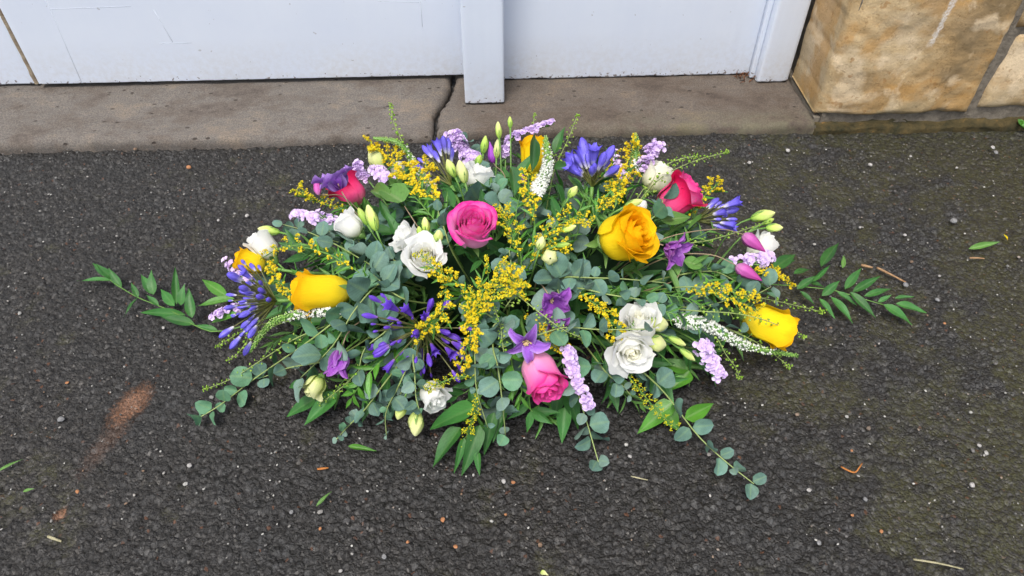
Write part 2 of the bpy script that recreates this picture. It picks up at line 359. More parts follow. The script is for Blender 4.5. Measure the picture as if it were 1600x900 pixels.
    bs = N(t, 'ShaderNodeBsdfPrincipled'); bs.inputs['Specular IOR Level'].default_value = .45
    L.new(c, bs.inputs['Base Color']); L.new(ramp(t, r2.outputs[0], [(0, .42), (1, .78)]), bs.inputs['Roughness'])
    hh = mth(t, 'MULTIPLY', hgt, mth(t, 'MULTIPLY_ADD', moss, -.5, 1.0))
    hh = mth(t, 'MULTIPLY', hh, mth(t, 'MULTIPLY_ADD', sand, -.7, 1.0))
    dp = N(t, 'ShaderNodeDisplacement', i_Scale=.0046, i_Midlevel=.9); L.new(hh, dp.inputs['Height'])
    L.new(bs.outputs[0], o.inputs[0]); L.new(dp.outputs[0], o.inputs['Displacement'])
    m.displacement_method = 'BOTH'
    return m
def mat_step():
    m, t, o = nt('worn_sandstone_step'); L = t.links
    co = N(t, 'ShaderNodeTexCoord').outputs['Object']
    sp = N(t, 'ShaderNodeSeparateXYZ'); L.new(co, sp.inputs[0])
    mp = N(t, 'ShaderNodeMapping'); mp.inputs['Scale'].default_value = (1, 1.5, 1); L.new(co, mp.inputs[0])
    big = noi(t, mp.outputs[0], 4, 5, .6); mid = noi(t, mp.outputs[0], 22, 5, .65); fine = noi(t, co, 330, 4, .7)
    c = ramp(t, mth(t, 'ADD', mth(t, 'MULTIPLY', big, .65), mth(t, 'MULTIPLY', mid, .4)), [(.38, (.060, .050, .044)), (.47, (.094, .080, .068)), (.55, (.108, .098, .088)), (.66, (.142, .118, .094))])
    # browner at the broken right slab, greyer left
    g = N(t, 'ShaderNodeMapRange', i_From_Min=-.25, i_From_Max=-.05); L.new(sp.outputs[0], g.inputs[0])
    c = mixc(t, mth(t, 'MULTIPLY', g.outputs[0], .6), c, mixc(t, 1.0, c, (.74, .64, .55), 'MULTIPLY'))
    c = mixc(t, mth(t, 'MULTIPLY', ramp(t, fine, [(.46, 0), (.60, 1)]), .85), c, mixc(t, 1.0, c, (1.6, 1.56, 1.5), 'MULTIPLY'))
    c = mixc(t, mth(t, 'MULTIPLY', ramp(t, fine, [(.30, 1), (.46, 0)]), .6), c, (.06, .047, .037))
    pits = N(t, 'ShaderNodeTexVoronoi', i_Scale=46.0); pm = N(t, 'ShaderNodeMapping'); pm.inputs['Scale'].default_value = (.7, 1.25, 1); L.new(co, pm.inputs[0]); L.new(pm.outputs[0], pits.inputs['Vector'])
    pr = N(t, 'ShaderNodeSeparateColor'); L.new(pits.outputs['Color'], pr.inputs[0])
    pit = mth(t, 'MULTIPLY', ramp(t, mth(t, 'ADD', pits.outputs['Distance'], mth(t, 'MULTIPLY', mth(t, 'SUBTRACT', noi(t, co, 160, 2), .5), .16)), [(.11, 1), (.17, 0)]), ramp(t, pr.outputs[0], [(.52, 0), (.58, 1)]))
    c = mixc(t, mth(t, 'MULTIPLY', pit, .85), c, (.035, .027, .022))
    # green bloom on the front lip by the wall
    lip = N(t, 'ShaderNodeMapRange', i_From_Min=.07, i_From_Max=.0); L.new(sp.outputs[1], lip.inputs[0])
    gx = N(t, 'ShaderNodeMapRange', i_From_Min=.05, i_From_Max=.35); L.new(sp.outputs[0], gx.inputs[0])
    gr = mth(t, 'MULTIPLY', mth(t, 'MULTIPLY', lip.outputs[0], gx.outputs[0]), ramp(t, mid, [(.35, 0), (.6, 1)]))
    c = mixc(t, mth(t, 'MULTIPLY', gr, .5), c, (.115, .112, .062))
    bs = N(t, 'ShaderNodeBsdfPrincipled'); bs.inputs['Roughness'].default_value = .85; bs.inputs['Specular IOR Level'].default_value = .25
    L.new(c, bs.inputs['Base Color'])
    bp = N(t, 'ShaderNodeBump', i_Strength=.7, i_Distance=.003)
    L.new(mth(t, 'SUBTRACT', mth(t, 'ADD', mth(t, 'MULTIPLY', fine, .5), mid), mth(t, 'MULTIPLY', pit, 1.5)), bp.inputs['Height']); L.new(bp.outputs[0], bs.inputs['Normal'])
    L.new(bs.outputs[0], o.inputs[0]); return m
def mat_paint():
    m, t, o = nt('white_gloss_paint'); L = t.links
    co = N(t, 'ShaderNodeTexCoord').outputs['Object']
    sp = N(t, 'ShaderNodeSeparateXYZ'); L.new(co, sp.inputs[0])
    mp = N(t, 'ShaderNodeMapping'); mp.inputs['Scale'].default_value = (60, 60, 4); L.new(co, mp.inputs[0])
    br = noi(t, mp.outputs[0], 1.0, 3, .6); big = noi(t, co, 5, 4, .6); fine = noi(t, co, 90, 4, .65)
    c = ramp(t, big, [(.3, (.68, .74, .845)), (.7, (.73, .785, .87))])
    # grime splashed up from the step, chips
    z0 = N(t, 'ShaderNodeMapRange', i_From_Min=.14, i_From_Max=.02); L.new(sp.outputs[2], z0.inputs[0])
    dirt = mth(t, 'MULTIPLY', z0.outputs[0], ramp(t, mth(t, 'ADD', mth(t, 'MULTIPLY', fine, .6), mth(t, 'MULTIPLY', big, .5)), [(.45, 0), (.75, 1)]))
    c = mixc(t, mth(t, 'MULTIPLY', dirt, .55), c, (.50, .46, .40))
    z1 = N(t, 'ShaderNodeMapRange', i_From_Min=.055, i_From_Max=.024); L.new(sp.outputs[2], z1.inputs[0])
    chip = ramp(t, mth(t, 'ADD', mth(t, 'MULTIPLY', z1.outputs[0], .22), noi(t, co, 120, 3, .6)), [(.74, 0), (.77, 1)])
    c = mixc(t, mth(t, 'MULTIPLY', chip, .85), c, (.14, .10, .075))
    spk = ramp(t, noi(t, co, 70, 2, .5), [(.755, 0), (.775, 1)])
    c = mixc(t, mth(t, 'MULTIPLY', spk, .5), c, (.30, .28, .27))
    bs = N(t, 'ShaderNodeBsdfPrincipled'); bs.inputs['Roughness'].default_value = .42; bs.inputs['Specular IOR Level'].default_value = .4
    L.new(c, bs.inputs['Base Color'])
    bp = N(t, 'ShaderNodeBump', i_Strength=.25, i_Distance=.0015); L.new(mth(t, 'SUBTRACT', mth(t, 'ADD', br, mth(t, 'MULTIPLY', big, 1.0)), mth(t, 'MULTIPLY', chip, 1.2)), bp.inputs['Height']); L.new(bp.outputs[0], bs.inputs['Normal'])
    L.new(bs.outputs[0], o.inputs[0]); return m
def mat_sandstone():
    m, t, o = nt('sandstone_block'); L = t.links
    co = N(t, 'ShaderNodeTexCoord').outputs['Object']
    inf = N(t, 'ShaderNodeObjectInfo')
    off = N(t, 'ShaderNodeVectorMath', operation='ADD'); L.new(co, off.inputs[0])
    rv = N(t, 'ShaderNodeVectorMath', operation='SCALE'); rv.inputs[0].default_value = (9, 5, 7); L.new(inf.outputs['Random'], rv.inputs['Scale']); L.new(rv.outputs[0], off.inputs[1])
    p = off.outputs[0]
    mp = N(t, 'ShaderNodeMapping'); mp.inputs['Rotation'].default_value = (0, math.radians(18), 0); mp.inputs['Scale'].default_value = (1, 1, 2.6); L.new(p, mp.inputs[0])
    big = noi(t, p, 4.5, 4, .55, .3); bed = noi(t, mp.outputs[0], 9, 10, .68, .25); fine = noi(t, p, 240, 4, .75)
    patch = noi(t, p, 8, 4, .55, .3)
    c = ramp(t, mth(t, 'ADD', mth(t, 'MULTIPLY', big, .75), mth(t, 'MULTIPLY', bed, .3)), [(.36, (.20, .14, .07)), (.45, (.35, .235, .11)), (.53, (.45, .335, .185)), (.62, (.52, .41, .265))])
    orange = ramp(t, patch, [(.50, 0), (.58, 1)])
    c = mixc(t, mth(t, 'MULTIPLY', orange, .6), c, (.40, .215, .06))
    pale = ramp(t, noi(t, p, 11, 4, .55, .3), [(.52, 0), (.60, 1)])
    c = mixc(t, mth(t, 'MULTIPLY', pale, .65), c, (.64, .51, .34))
    gry = ramp(t, noi(t, p, 6, 4, .6), [(.5, 0), (.7, 1)])
    c = mixc(t, mth(t, 'MULTIPLY', gry, .45), c, (.24, .19, .125))
    spots = ramp(t, noi(t, p, 34, 3, .5), [(.66, 0), (.69, 1)])
    c = mixc(t, mth(t, 'MULTIPLY', spots, .55), c, (.26, .13, .04))
    dk = ramp(t, mth(t, 'ADD', mth(t, 'MULTIPLY', fine, .6), mth(t, 'MULTIPLY', noi(t, p, 75, 5, .7), .4)), [(.34, 1), (.47, 0)])
    c = mixc(t, mth(t, 'MULTIPLY', dk, .8), c, mixc(t, 1.0, c, (.48, .43, .37), 'MULTIPLY'))
    c = mixc(t, mth(t, 'MULTIPLY', ramp(t, fine, [(.54, 0), (.68, 1)]), .6), c, mixc(t, 1.0, c, (1.35, 1.35, 1.35), 'MULTIPLY'))
    # white paint run down the quoin
    sp = N(t, 'ShaderNodeSeparateXYZ'); L.new(co, sp.inputs[0])
    ln = mth(t, 'ABSOLUTE', mth(t, 'SUBTRACT', mth(t, 'ADD', sp.outputs[0], mth(t, 'MULTIPLY', mth(t, 'SUBTRACT', noi(t, co, 40, 3), .5), .012)), mth(t, 'MULTIPLY_ADD', sp.outputs[2], .10, DRIP[0])))
    run = mth(t, 'MULTIPLY', ramp(t, mth(t, 'ADD', ln, mth(t, 'MULTIPLY', mth(t, 'SUBTRACT', noi(t, co, 130, 3), .5), .012)), [(.004, 1), (.007, 0)]), ramp(t, sp.outputs[2], [(DRIP[1], 0), (DRIP[1]+.015, 1)]))
    c = mixc(t, mth(t, 'MULTIPLY', mth(t, 'MULTIPLY', run, ramp(t, fine, [(.35, .15), (.6, 1)])), .75), c, (.66, .65, .63))
    # algae near the ground
    zz = N(t, 'ShaderNodeMapRange', i_From_Min=.10, i_From_Max=.03); L.new(sp.outputs[2], zz.inputs[0])
    c = mixc(t, mth(t, 'MULTIPLY', mth(t, 'MULTIPLY', zz.outputs[0], ramp(t, bed, [(.4, 0), (.6, 1)])), .55), c, (.11, .10, .05))
    bs = N(t, 'ShaderNodeBsdfPrincipled'); bs.inputs['Roughness'].default_value = .9; bs.inputs['Specular IOR Level'].default_value = .2
    L.new(c, bs.inputs['Base Color'])
    bp = N(t, 'ShaderNodeBump', i_Strength=.7, i_Distance=.003); L.new(mth(t, 'ADD', bed, mth(t, 'MULTIPLY', fine, .8)), bp.inputs['Height']); L.new(bp.outputs[0], bs.inputs['Normal'])
    L.new(bs.outputs[0], o.inputs[0]); return m
def mat_rough(name, c1, c2, scale=40, c3=None):
    m, t, o = nt(name); L = t.links
    co = N(t, 'ShaderNodeTexCoord').outputs['Object']
    a = noi(t, co, scale, 5, .65); f = noi(t, co, scale*6, 3, .6)
    c = ramp(t, a, [(.35, c1), (.62, c2)] + ([(.72, c3)] if c3 else []))
    c = mixc(t, mth(t, 'MULTIPLY', ramp(t, f, [(.3, 1), (.5, 0)]), .5), c, mixc(t, 1.0, c, (.4, .4, .4), 'MULTIPLY'))
    bs = N(t, 'ShaderNodeBsdfPrincipled'); bs.inputs['Roughness'].default_value = .92; bs.inputs['Specular IOR Level'].default_value = .2
    L.new(c, bs.inputs['Base Color'])
    bp = N(t, 'ShaderNodeBump', i_Strength=.8, i_Distance=.004); L.new(mth(t, 'ADD', a, mth(t, 'MULTIPLY', f, .4)), bp.inputs['Height']); L.new(bp.outputs[0], bs.inputs['Normal'])
    L.new(bs.outputs[0], o.inputs[0]); return m

# ------------------------------------------------------------------ setting: ground
def ground():
    def lines(lo, hi, step, a, b):
        inner = np.arange(lo, hi+step*.5, step)
        left = [lo]; s = step
        while left[-1] > a: s *= 1.25; left.append(max(a, left[-1]-s))
        right = [inner[-1]]; s = step
        while right[-1] < b: s *= 1.25; right.append(min(b, right[-1]+s))
        return np.array(left[:0:-1]+list(inner)+right[1:])
    X = lines(-1.22, 1.22, 0.0022, -60, 60); Y = lines(.40, 1.46, 0.0022, -60, 60)
    gx, gy = np.meshgrid(X, Y); nx, ny = len(X), len(Y)
    z = .0035*np.sin(gx*3.1+1.0)*np.cos(gy*4.3)
    far = np.maximum(0, np.maximum(np.abs(gx)-1.3, np.abs(gy-.9)-.7)); z = z*np.exp(-far*2)-.004
    V = np.stack([gx, gy, z], -1).reshape(-1, 3)
    i = np.arange(nx*ny).reshape(ny, nx)
    F = np.stack([i[:-1, :-1], i[:-1, 1:], i[1:, 1:], i[1:, :-1]], -1).reshape(-1, 4)
    me = bpy.data.meshes.new('tarmac_ground')
    me.vertices.add(len(V)); me.vertices.foreach_set('co', V.ravel().astype(np.float32))
    me.loops.add(F.size); me.loops.foreach_set('vertex_index', F.ravel().astype(np.int32))
    me.polygons.add(len(F)); me.polygons.foreach_set('loop_start', np.arange(0, F.size, 4, dtype=np.int32))
    me.polygons.foreach_set('use_smooth', np.ones(len(F), bool)); me.update(calc_edges=True)
    o = obj('tarmac_ground', me, mat_asphalt(), kind='structure'); o['label'] = 'dark coarse tarmac ground with moss and grit'
ground()

# ------------------------------------------------------------------ setting: garage front
BA = math.atan(.043); BO = Vector((0, 1.378, 0))
BR = Matrix.Rotation(BA, 4, 'Z'); BM = Matrix.Translation(BO) @ BR; BMI = BM.inverted()
def bl(px, py, z): return BMI @ on_z(px, py, z)
STEP_Z = .022
QX = .672; JX = 1.026        # quoin's left face and the upright joint at its right
_d = BMI @ (CAM + ray(1450, 75)*((1.415)/ray(1450, 75).y)); DRIP = (_d.x-.10*_d.z, _d.z)
M['step'] = mat_step(); M['paint'] = mat_paint(); M['sandstone'] = mat_sandstone()
M['mortar'] = mat_rough('mortar', (.11, .095, .075), (.19, .165, .13), 60)
M['mossband'] = mat_rough('mossy_footing', (.030, .028, .014), (.075, .055, .022), 34, (.20, .10, .025))
M['dark'] = mat_rough('dark_earth', (.018, .015, .013), (.05, .043, .036), 90)

def fbm(x, y, z, o=4): return mnoise.fractal(Vector((x, y, z)), 1.0, 2.0, o)
def block(nx, ny, pos, height, depth, axis, name):
    """a rough block: an uneven face (nx by ny) over pos(u,v), sides going back by depth; axis maps (a,b,h) to xyz"""
    mb = MB(); P = np.zeros((ny+4, nx+4, 3))
    for j in range(ny+4):
        for i in range(nx+4):
            u = min(max((i-2)/(nx-1), 0), 1); v = min(max((j-2)/(ny-1), 0), 1)
            a, b = pos(u, v); h = height(a, b, u, v)
            ring = max(max(2-i, i-nx-1), max(2-j, j-ny-1), 0)
            if ring == 1: h -= .012
            if ring == 2: h = -depth
            P[j, i] = axis(a, b, h)
    mb.grid(P); return mb
def step():
    t = thing('stone_doorstep', 'worn sandstone doorstep cracked across, under the white doors', 'doorstep')
    t.location = BO; t.rotation_euler = (0, 0, BA)
    cr = [(bl(708, 124, STEP_Z)), (bl(706, 135, STEP_Z)), bl(702, 146, STEP_Z), (bl(690, 165, STEP_Z)), (bl(680, 178, STEP_Z)), bl(681, 195, STEP_Z), (bl(676, 218, STEP_Z))]
    ys = [c.y for c in cr][::-1]; xs = [c.x for c in cr][::-1]
    def crack(y, side): return float(np.interp(y, ys, xs)) + side*(.0050+.004*abs(fbm(y*25, side*3, 0))) + .004*fbm(y*60, side*5., 1)
    def fy(x): return .0+.008*fbm(x*5, 1.3, 0)+.004*fbm(x*28, 2.2, 0)
    bk = .36
    def mk(x0, x1, seed, nx):
        def pos(u, v):
            y = fy(x0(0) + u*(x1(0)-x0(0))) * (1-v)**2 + v*bk
            a, b = x0(y), x1(y); return (a+(b-a)*u, y)
        def hgt(a, b, u, v):
            e = min((a-x0(b)), (x1(b)-a), (b-fy(a))); r = .010+.006*fbm(a*9, b*9, seed)
            h = STEP_Z + .0022*fbm(a*7, b*9, seed)+.001*fbm(a*40, b*40, seed)
            if e < r: h -= (1-max(e, 0)/r)**2*r*.8
            # a spalled lip along the front
            q = fbm(a*3.3, seed, 7)
            if q > .05 and b < .035: h -= min(.008, (q-.05)*.06)*(1-b/.035)
            return h
        return block(nx, 46, pos, hgt, .06, lambda a, b, h: (a, b, h), 'slab')
    obj('slab', mk(lambda y: -1.95+0*y, lambda y: crack(y, -1), 1.0, 240), M['step'], t)
    obj('slab', mk(lambda y: crack(y, 1), lambda y: QX+.008+.004*fbm(y*20, 0, 3), 4.0, 150), M['step'], t)
    mb = MB(); mb.grid(np.array([[(-.24, y, -.004) for y in (.005, .34)], [(-.08, y, -.004) for y in (.005, .34)]])); obj('crack_dirt', mb, M['dark'], t)
step()

def boxy(x0, x1, y0, y1, z0, z1, bev=.003, jag=0, seed=0, nx=2):
    """a board: bevelled prism along z with an uneven bottom edge"""
    mb = MB(); xs = np.linspace(x0, x1, nx)
    ring = []
    b = bev
    pts = [(x0, y0+b)] + [(x0+b*.3, y0+b*.3)] + [(x, y0) for x in np.linspace(x0+b, x1-b, nx)] + [(x1-b*.3, y0+b*.3), (x1, y0+b), (x1, y1), (x0, y1)]
    rows = []
    for k, (zz, ins) in enumerate([(z0, b*.8), (z0+b*.4, b*.2), (z0+b, 0), ((z0+z1)/2, 0), (z1, 0)]):
        r = []
        for (x, y) in pts:
            dz = jag*fbm(x*22, seed, 0)+jag*.5*fbm(x*90, seed, 3) if k < 3 else 0
            r.append((x, min(y+ins, y1), zz+dz))
        rows.append(r)
    mb.grid(np.array(rows), wrap=True); n = len(pts)
    mb.f.append(tuple(range(n))); mb.f.append(tuple(4*n+i for i in range(n))[::-1])
    return mb
def doors():
    H = 2.12
    def place(o): o.location = BO; o.rotation_euler = (0, 0, BA); return o
    sx = bl(57, 135, STEP_Z+.008).x
    d = place(thing('garage_door', 'wide white painted door leaf between the gap and the centre post', 'door'))
    obj('panel', boxy(sx+.006, -.10, .219, .262, STEP_Z+.011, H, .003, .0012, 1, 80), M['paint'], d)
    # faint lines where an inner board has been let in
    mb = MB()
    for (a, b) in (((72, 0), (128, 130)), ((80, 14), (205, 10)), ((240, 15), (270, 66)), ((250, 68), (300, 67)), ((590, 2), (655, 4)), ((657, 2), (660, 42))):
        q = []
        for p in (a, b):
            dd = ray(*p); A = BMI @ CAM; Dl = BMI.to_3x3() @ dd; k = (.219-A.y)/Dl.y; w = A+Dl*k; q.append(Vector((w.x, .2189, w.z)))
        mb.tube(q, .0004, 4)
    obj('seam_line', mb, mat_rough('old_seam', (.46, .50, .56), (.56, .60, .66), 30), d)
    d = place(thing('garage_door', 'white painted door leaf between the centre post and the stone wall', 'door'))
    obj('panel', boxy(-.095, bl(1172, 112, STEP_Z).x+.02, .208, .25, STEP_Z+.003, H, .004, .0025, 2, 80), M['paint'], d)
    obj('centre_bead', boxy(-.094, -.018, .190, .2075, STEP_Z+.004, H, .002, .001, 5, 8), M['paint'], d)
    d = place(thing('garage_door', 'white painted door leaf with frayed edge beside the long gap', 'door'))
    obj('panel', boxy(-1.93, sx-.004, .231, .272, STEP_Z+.006, H, .003, .002, 3, 60), M['paint'], d)
    mb = MB(); rows = []
    for k in range(60):
        z = STEP_Z+.006+k*.012; w = .004+.004*abs(fbm(0, z*30, 2)); rows.append([(sx-.0045-w, .2302, z), (sx-.0035, .229, z), (sx+.0005, .236, z), (sx-.004, .262, z)])
    mb.grid(np.array(rows)); obj('frayed_edge', mb, mat_rough('bare_ply', (.20, .15, .10), (.34, .28, .20), 60), d)
    b = (bl(727, 162, STEP_Z).x, bl(788, 162, STEP_Z).x)
    p = place(thing('door_post', 'white painted square post standing between the two door leaves', 'post'))
    obj('post_shaft', boxy(b[0], b[1], .104, .189, STEP_Z+.004, H, .004, .0015, 7, 16), M['paint'], p)
    j0, j1 = bl(1186, 138, STEP_Z).x, QX-.004
    p = place(thing('door_jamb', 'white painted door jamb with flaking edge against the sandstone corner', 'jamb'))
    obj('jamb_board', boxy(j0, j1-.004, .168, .29, STEP_Z+.003, H, .005, .003, 9, 14), M['paint'], p)
    obj('stop_bead', boxy(j0-.012, j0-.0005, .190, .2075, STEP_Z+.004, H, .002, .002, 11, 4), M['paint'], p)
    p = place(thing('door_jamb', 'white painted door jamb at the far end of the doors from the stone corner', 'jamb'))
    obj('jamb_board', boxy(-2.03, -1.935, .168, .29, STEP_Z+.003, H, .005, .003, 9, 10), M['paint'], p)
    # rubbish caught in the corner of the right leaf
    mb = MB(); q = bl(1168, 114, STEP_Z); r2 = random.Random(3)
    for k in range(16):
        a = Vector((q.x-.012+r2.uniform(-.022, .014), .2+r2.uniform(-.03, .004), STEP_Z+.002)); e = a+Vector((r2.uniform(-.014, .014), r2.uniform(-.008, .006), r2.uniform(.001, .018)))
        mb.tube([a, (a+e)/2+Vector((0, 0, .002)), e], [.0007, .0011, .0004], 4)
    lo = obj('leaf_litter', mb, mat_rough('dead_leaf', (.10, .04, .02), (.22, .09, .04), 90), kind='stuff'); lo.matrix_basis = BM; lo['label'] = 'brown leaf litter caught in the door corner'
doors()

def wall():
    t = thing('sandstone_wall', 'coursed tan sandstone wall of rough blocks beside the white doors', 'wall'); t.location = BO; t.rotation_euler = (0, 0, BA)
    H = 2.65
    mb = MB()
    def slabbox(x0, x1, y0, y1, z0, z1):
        v = [(x, y, z) for z in (z0, z1) for y in (y0, y1) for x in (x0, x1)]
        mb.add(v, [(0, 2, 3, 1), (4, 5, 7, 6), (0, 1, 5, 4), (2, 6, 7, 3), (0, 4, 6, 2), (1, 3, 7, 5)])
    slabbox(QX+.018, 4.2, .010, .30, -.05, H); slabbox(-4.2, -2.06, .010, .30, -.05, H); slabbox(QX+.003, QX+.017, .012, .30, -.05, .028); slabbox(-2.06, QX+.018, .021, .30, 2.46, H-.002)
    obj('mortar_bed', mb.mesh('mortar_bed', smooth=False), M['mortar'], t)
    def stone(x0, x1, z0, z1, seed, n=24, proud=.0, dep=.02, side=0):
        w, h = x1-x0, z1-z0; g = .0075
        def pos(u, v):
            a = x0+g+(w-2*g)*u; b = z0+g+(h-2*g)*v
            a += .006*fbm(b*11, seed, 0)*(1 if .01 < u else 1); b += .005*fbm(a*11, seed, 5)
            return (a, b)
        def hgt(a, b, u, v):
            e = min(u*w, (1-u)*w, v*h, (1-v)*h); r = .018+.010*fbm(a*8, b*8, seed)
            if side: e = min(u*w*.38, (1-u)*w, v*h, (1-v)*h)
            k = .005*fbm(a*4, b*5, seed)+.0028*fbm(a*13, b*16, seed)+.0016*fbm(a*45, b*45, seed)+proud
            if e < r: k -= (1-e/r)**2*(.014 if not side else .022)
            return k
        m_ = block(n, max(6, int(n*h/w)), pos, hgt, dep, lambda a, b, hh: (a, -hh, b), 'stone')
        return m_
    # the corner stone runs back to the door jamb; its neighbours beside the upright joint
    obj('stone', stone(QX-.004, JX, .026, .46, 3.1, 70, .004, .175, 1), M['sandstone'], t, label='big tan corner stone with a white paint run')
    obj('stone', stone(JX, 1.46, .034, .226, 8.3, 46), M['sandstone'], t)
    obj('stone', stone(JX, 1.62, .226, .46, 12.7, 40), M['sandstone'], t)
    r = random.Random(5)
    def course(xa, xb, z0, z1):
        x = xa
        while x < xb-.05:
            w = r.uniform(.25, .55)
            if xb-(x+w) < .2: w = xb-x
            obj('stone', stone(x, x+w, z0, z1, r.uniform(0, 90), 12, r.uniform(-.003, .006), .175 if abs(x-QX) < .02 else .02), M['sandstone'], t); x += w
    course(1.46, 4.2, .034, .226); course(1.62, 4.2, .226, .46)
    z = .46
    while z < 2.4:
        h = min(r.uniform(.2, .3), 2.47-z)
        if 2.47-(z+h) < .12: h = 2.47-z
        course(QX-.004, 4.2, z, z+h); z += h
    course(QX-.004, 4.2, 2.47, 2.64)
    z = .034
    while z < 2.6:
        h = r.uniform(.2, .3)
        if z+h > 2.5: h = 2.64-z
        course(-4.2, -2.034, z, z+h); z += h
    course(-2.034, QX-.004, 2.47, 2.64)
    # lintel over the doors
    obj('lintel', stone(-2.034, QX-.006, 2.125, 2.468, 44., 60, .004, .28), M['sandstone'], t)
    # footing showing under the lowest stones
    def foot(x0, x1, s, n):
        def pos(u, v): a = x0+(x1-x0)*u; return (a, -.02+v*(.036+.010*fbm(a*9, s, 0)+.006*fbm(a*40, s, 2)))
        def hgt(a, b, u, v): return .004+.007*fbm(a*8, b*20, s)+.003*fbm(a*40, b*50, s)-(.010 if v > .85 else 0)
        return block(n, 8, pos, hgt, .02, lambda a, b, hh: (a, -hh, b), 'footing')
    obj('footing', foot(QX+.006, 2.2, 2.0, 200), M['mossband'], t); obj('footing', foot(2.2, 4.2, 5.0, 30), M['mossband'], t); obj('footing', foot(-4.2, -2.06, 5.0, 30), M['mossband'], t)
wall()

# ------------------------------------------------------------------ flower makers
def petal_grid(fn, ns=9, nt_=10):
    S = np.linspace(-1, 1, ns); T = np.linspace(0, 1, nt_)
    P = np.zeros((nt_, ns, 3)); UV = np.zeros((nt_, ns, 2))
    for j, t in enumerate(T):
        for i, s in enumerate(S):
            P[j, i] = fn(s, t); UV[j, i] = (s, t)
    mb = MB(); mb.grid(P, UV); return mb
def leaf_mesh(name, wid, prof, cup=.1, curl=.15, nx=5, ny=9, wave=0, seed=0, fold=0, twist=0):
    """unit-length blade along +Y, face +Z; wid = full width / length; prof(t) = half-width shape 0..1"""
    r = random.Random(seed); p1, p2 = r.uniform(0, 6), r.uniform(0, 6)
    P = np.zeros((ny, nx, 3)); UV = np.zeros((ny, nx, 2))
    for j in range(ny):
        t = j/(ny-1); w = prof(t)*wid*.5
        for i in range(nx):
            s = -1+2*i/(nx-1); x = s*w; y = t
            z = cup*wid*.5*(s*s)*math.sin(math.pi*min(1, t*1.1)) + fold*abs(s)*w - curl*t*t + wave*math.sin(t*9+p1+s*2)*abs(s)
            a = twist*t; x, z = x*math.cos(a)-z*math.sin(a)*.5, z*math.cos(a*.5)+x*math.sin(a)
            P[j, i] = (x, y, z); UV[j, i] = (s*.5, t)
    mb = MB(); mb.grid(P, UV); return mb.mesh(name)
def round_prof(t): return math.sqrt(max(0, 1-(2*t-1)**2))**.92*(1-.12*t)*(1 if t > 0 else 0)+(.06 if t == 0 else 0)
def lance_prof(t): return max(.02, math.sin(math.pi*t**.72)**1.05*(1-.1*t)) if 0 < t < 1 else .02
def ovate_prof(t): return max(.02, math.sin(math.pi*t**.55)**.85*(1-.15*t)) if 0 < t < 1 else .02
def heart_prof(t): return max(.02, (math.sin(math.pi*min(1, t*1.0)**.45))**.8) if 0 < t < 1 else .25
def oval_prof(t): return max(.05, math.sin(math.pi*min(1, t)**.82)**.56*(1-.04*t)) if 0 < t < 1 else .06
def notch_prof(t): return (round_prof(t)*(1.04 if t > .3 else .92)+.05*math.sin(t*11)) if 0 < t < 1 else round_prof(t)
EUC = [leaf_mesh('eucalyptus_leaf', .97, pf, c, k, 7, 9, w, i, fo, tw) for i, (c, k, w, pf, fo, tw) in enumerate([(.12, .05, .02, round_prof, .06, 0), (.3, -.10, .03, oval_prof, .12, .2), (-.2, .14, .02, round_prof, 0, -.25), (.08, .26, .025, oval_prof, .1, .3), (.42, .02, .03, notch_prof, .16, 0), (.2, .10, .04, notch_prof, .05, -.4), (.5, -.16, .02, oval_prof, .2, .15)])]
RUS = [leaf_mesh('glossy_leaf', .36, lance_prof, c, k, 5, 10, w, i, f, tw) for i, (c, k, w, f, tw) in enumerate([(.1, .12, .01, .25, .1), (.1, -.05, .015, .35, -.3), (.1, .22, .01, .2, .35), (.1, .05, .02, .4, 0)])]
OVA = [leaf_mesh('broad_leaf', .45, ovate_prof, .1, k, 7, 11, .012, i, f, tw) for i, (k, f, tw) in enumerate([(.14, .25, .1), (.05, .4, -.25), (.25, .2, .3)])]
HEART = [leaf_mesh('heart_leaf', .95, heart_prof, .15, .14, 9, 11, .012, 3, .12, .1)]
def blade(parent, name, me, base, tip, width, nrm, mat):
    """put a unit blade from base to tip (world), face towards nrm"""
    y = tip-base; L = y.length; y = y/L; z = nrm-y*nrm.dot(y)
    z = z.normalized() if z.length > 1e-4 else y.orthogonal().normalized(); x = y.cross(z)
    w0 = me.get('wid', 1.0); sx = width/w0
    Mx = Matrix(((x.x*sx, y.x*L, z.x*L, 0), (x.y*sx, y.y*L, z.y*L, 0), (x.z*sx, y.z*L, z.z*L, 0), (0, 0, 0, 1)))
    r = parent; o0 = Vector((0, 0, 0))
    while r is not None: o0 = o0+r.location; r = r.parent
    Mx.translation = base-o0
    return obj(name, me, None, parent, Mx) if False else blade_obj(name, me, mat, parent, Mx)
_mcopy = {}
def blade_obj(name, me, mat, parent, Mx):
    k = (me.name, mat.name)
    if k not in _mcopy:
        c = me.copy(); c.materials.clear(); c.materials.append(mat); _mcopy[k] = c
    return obj(name, _mcopy[k], None, parent, Mx)
for grp, w in ((EUC, .97), (RUS, .36), (OVA, .45), (HEART, .95)):
    for me in grp: me['wid'] = w

def add_stem(t, p, axis, r0=.0022, r1=.002, mat='stem', name='stem', k=.06):
    mb = MB(); n = 10; mb.tube(stem_pts(p, axis, n, k), list(np.linspace(r0, r1, n)), 6); return world_part(name, mb, M[mat], t)

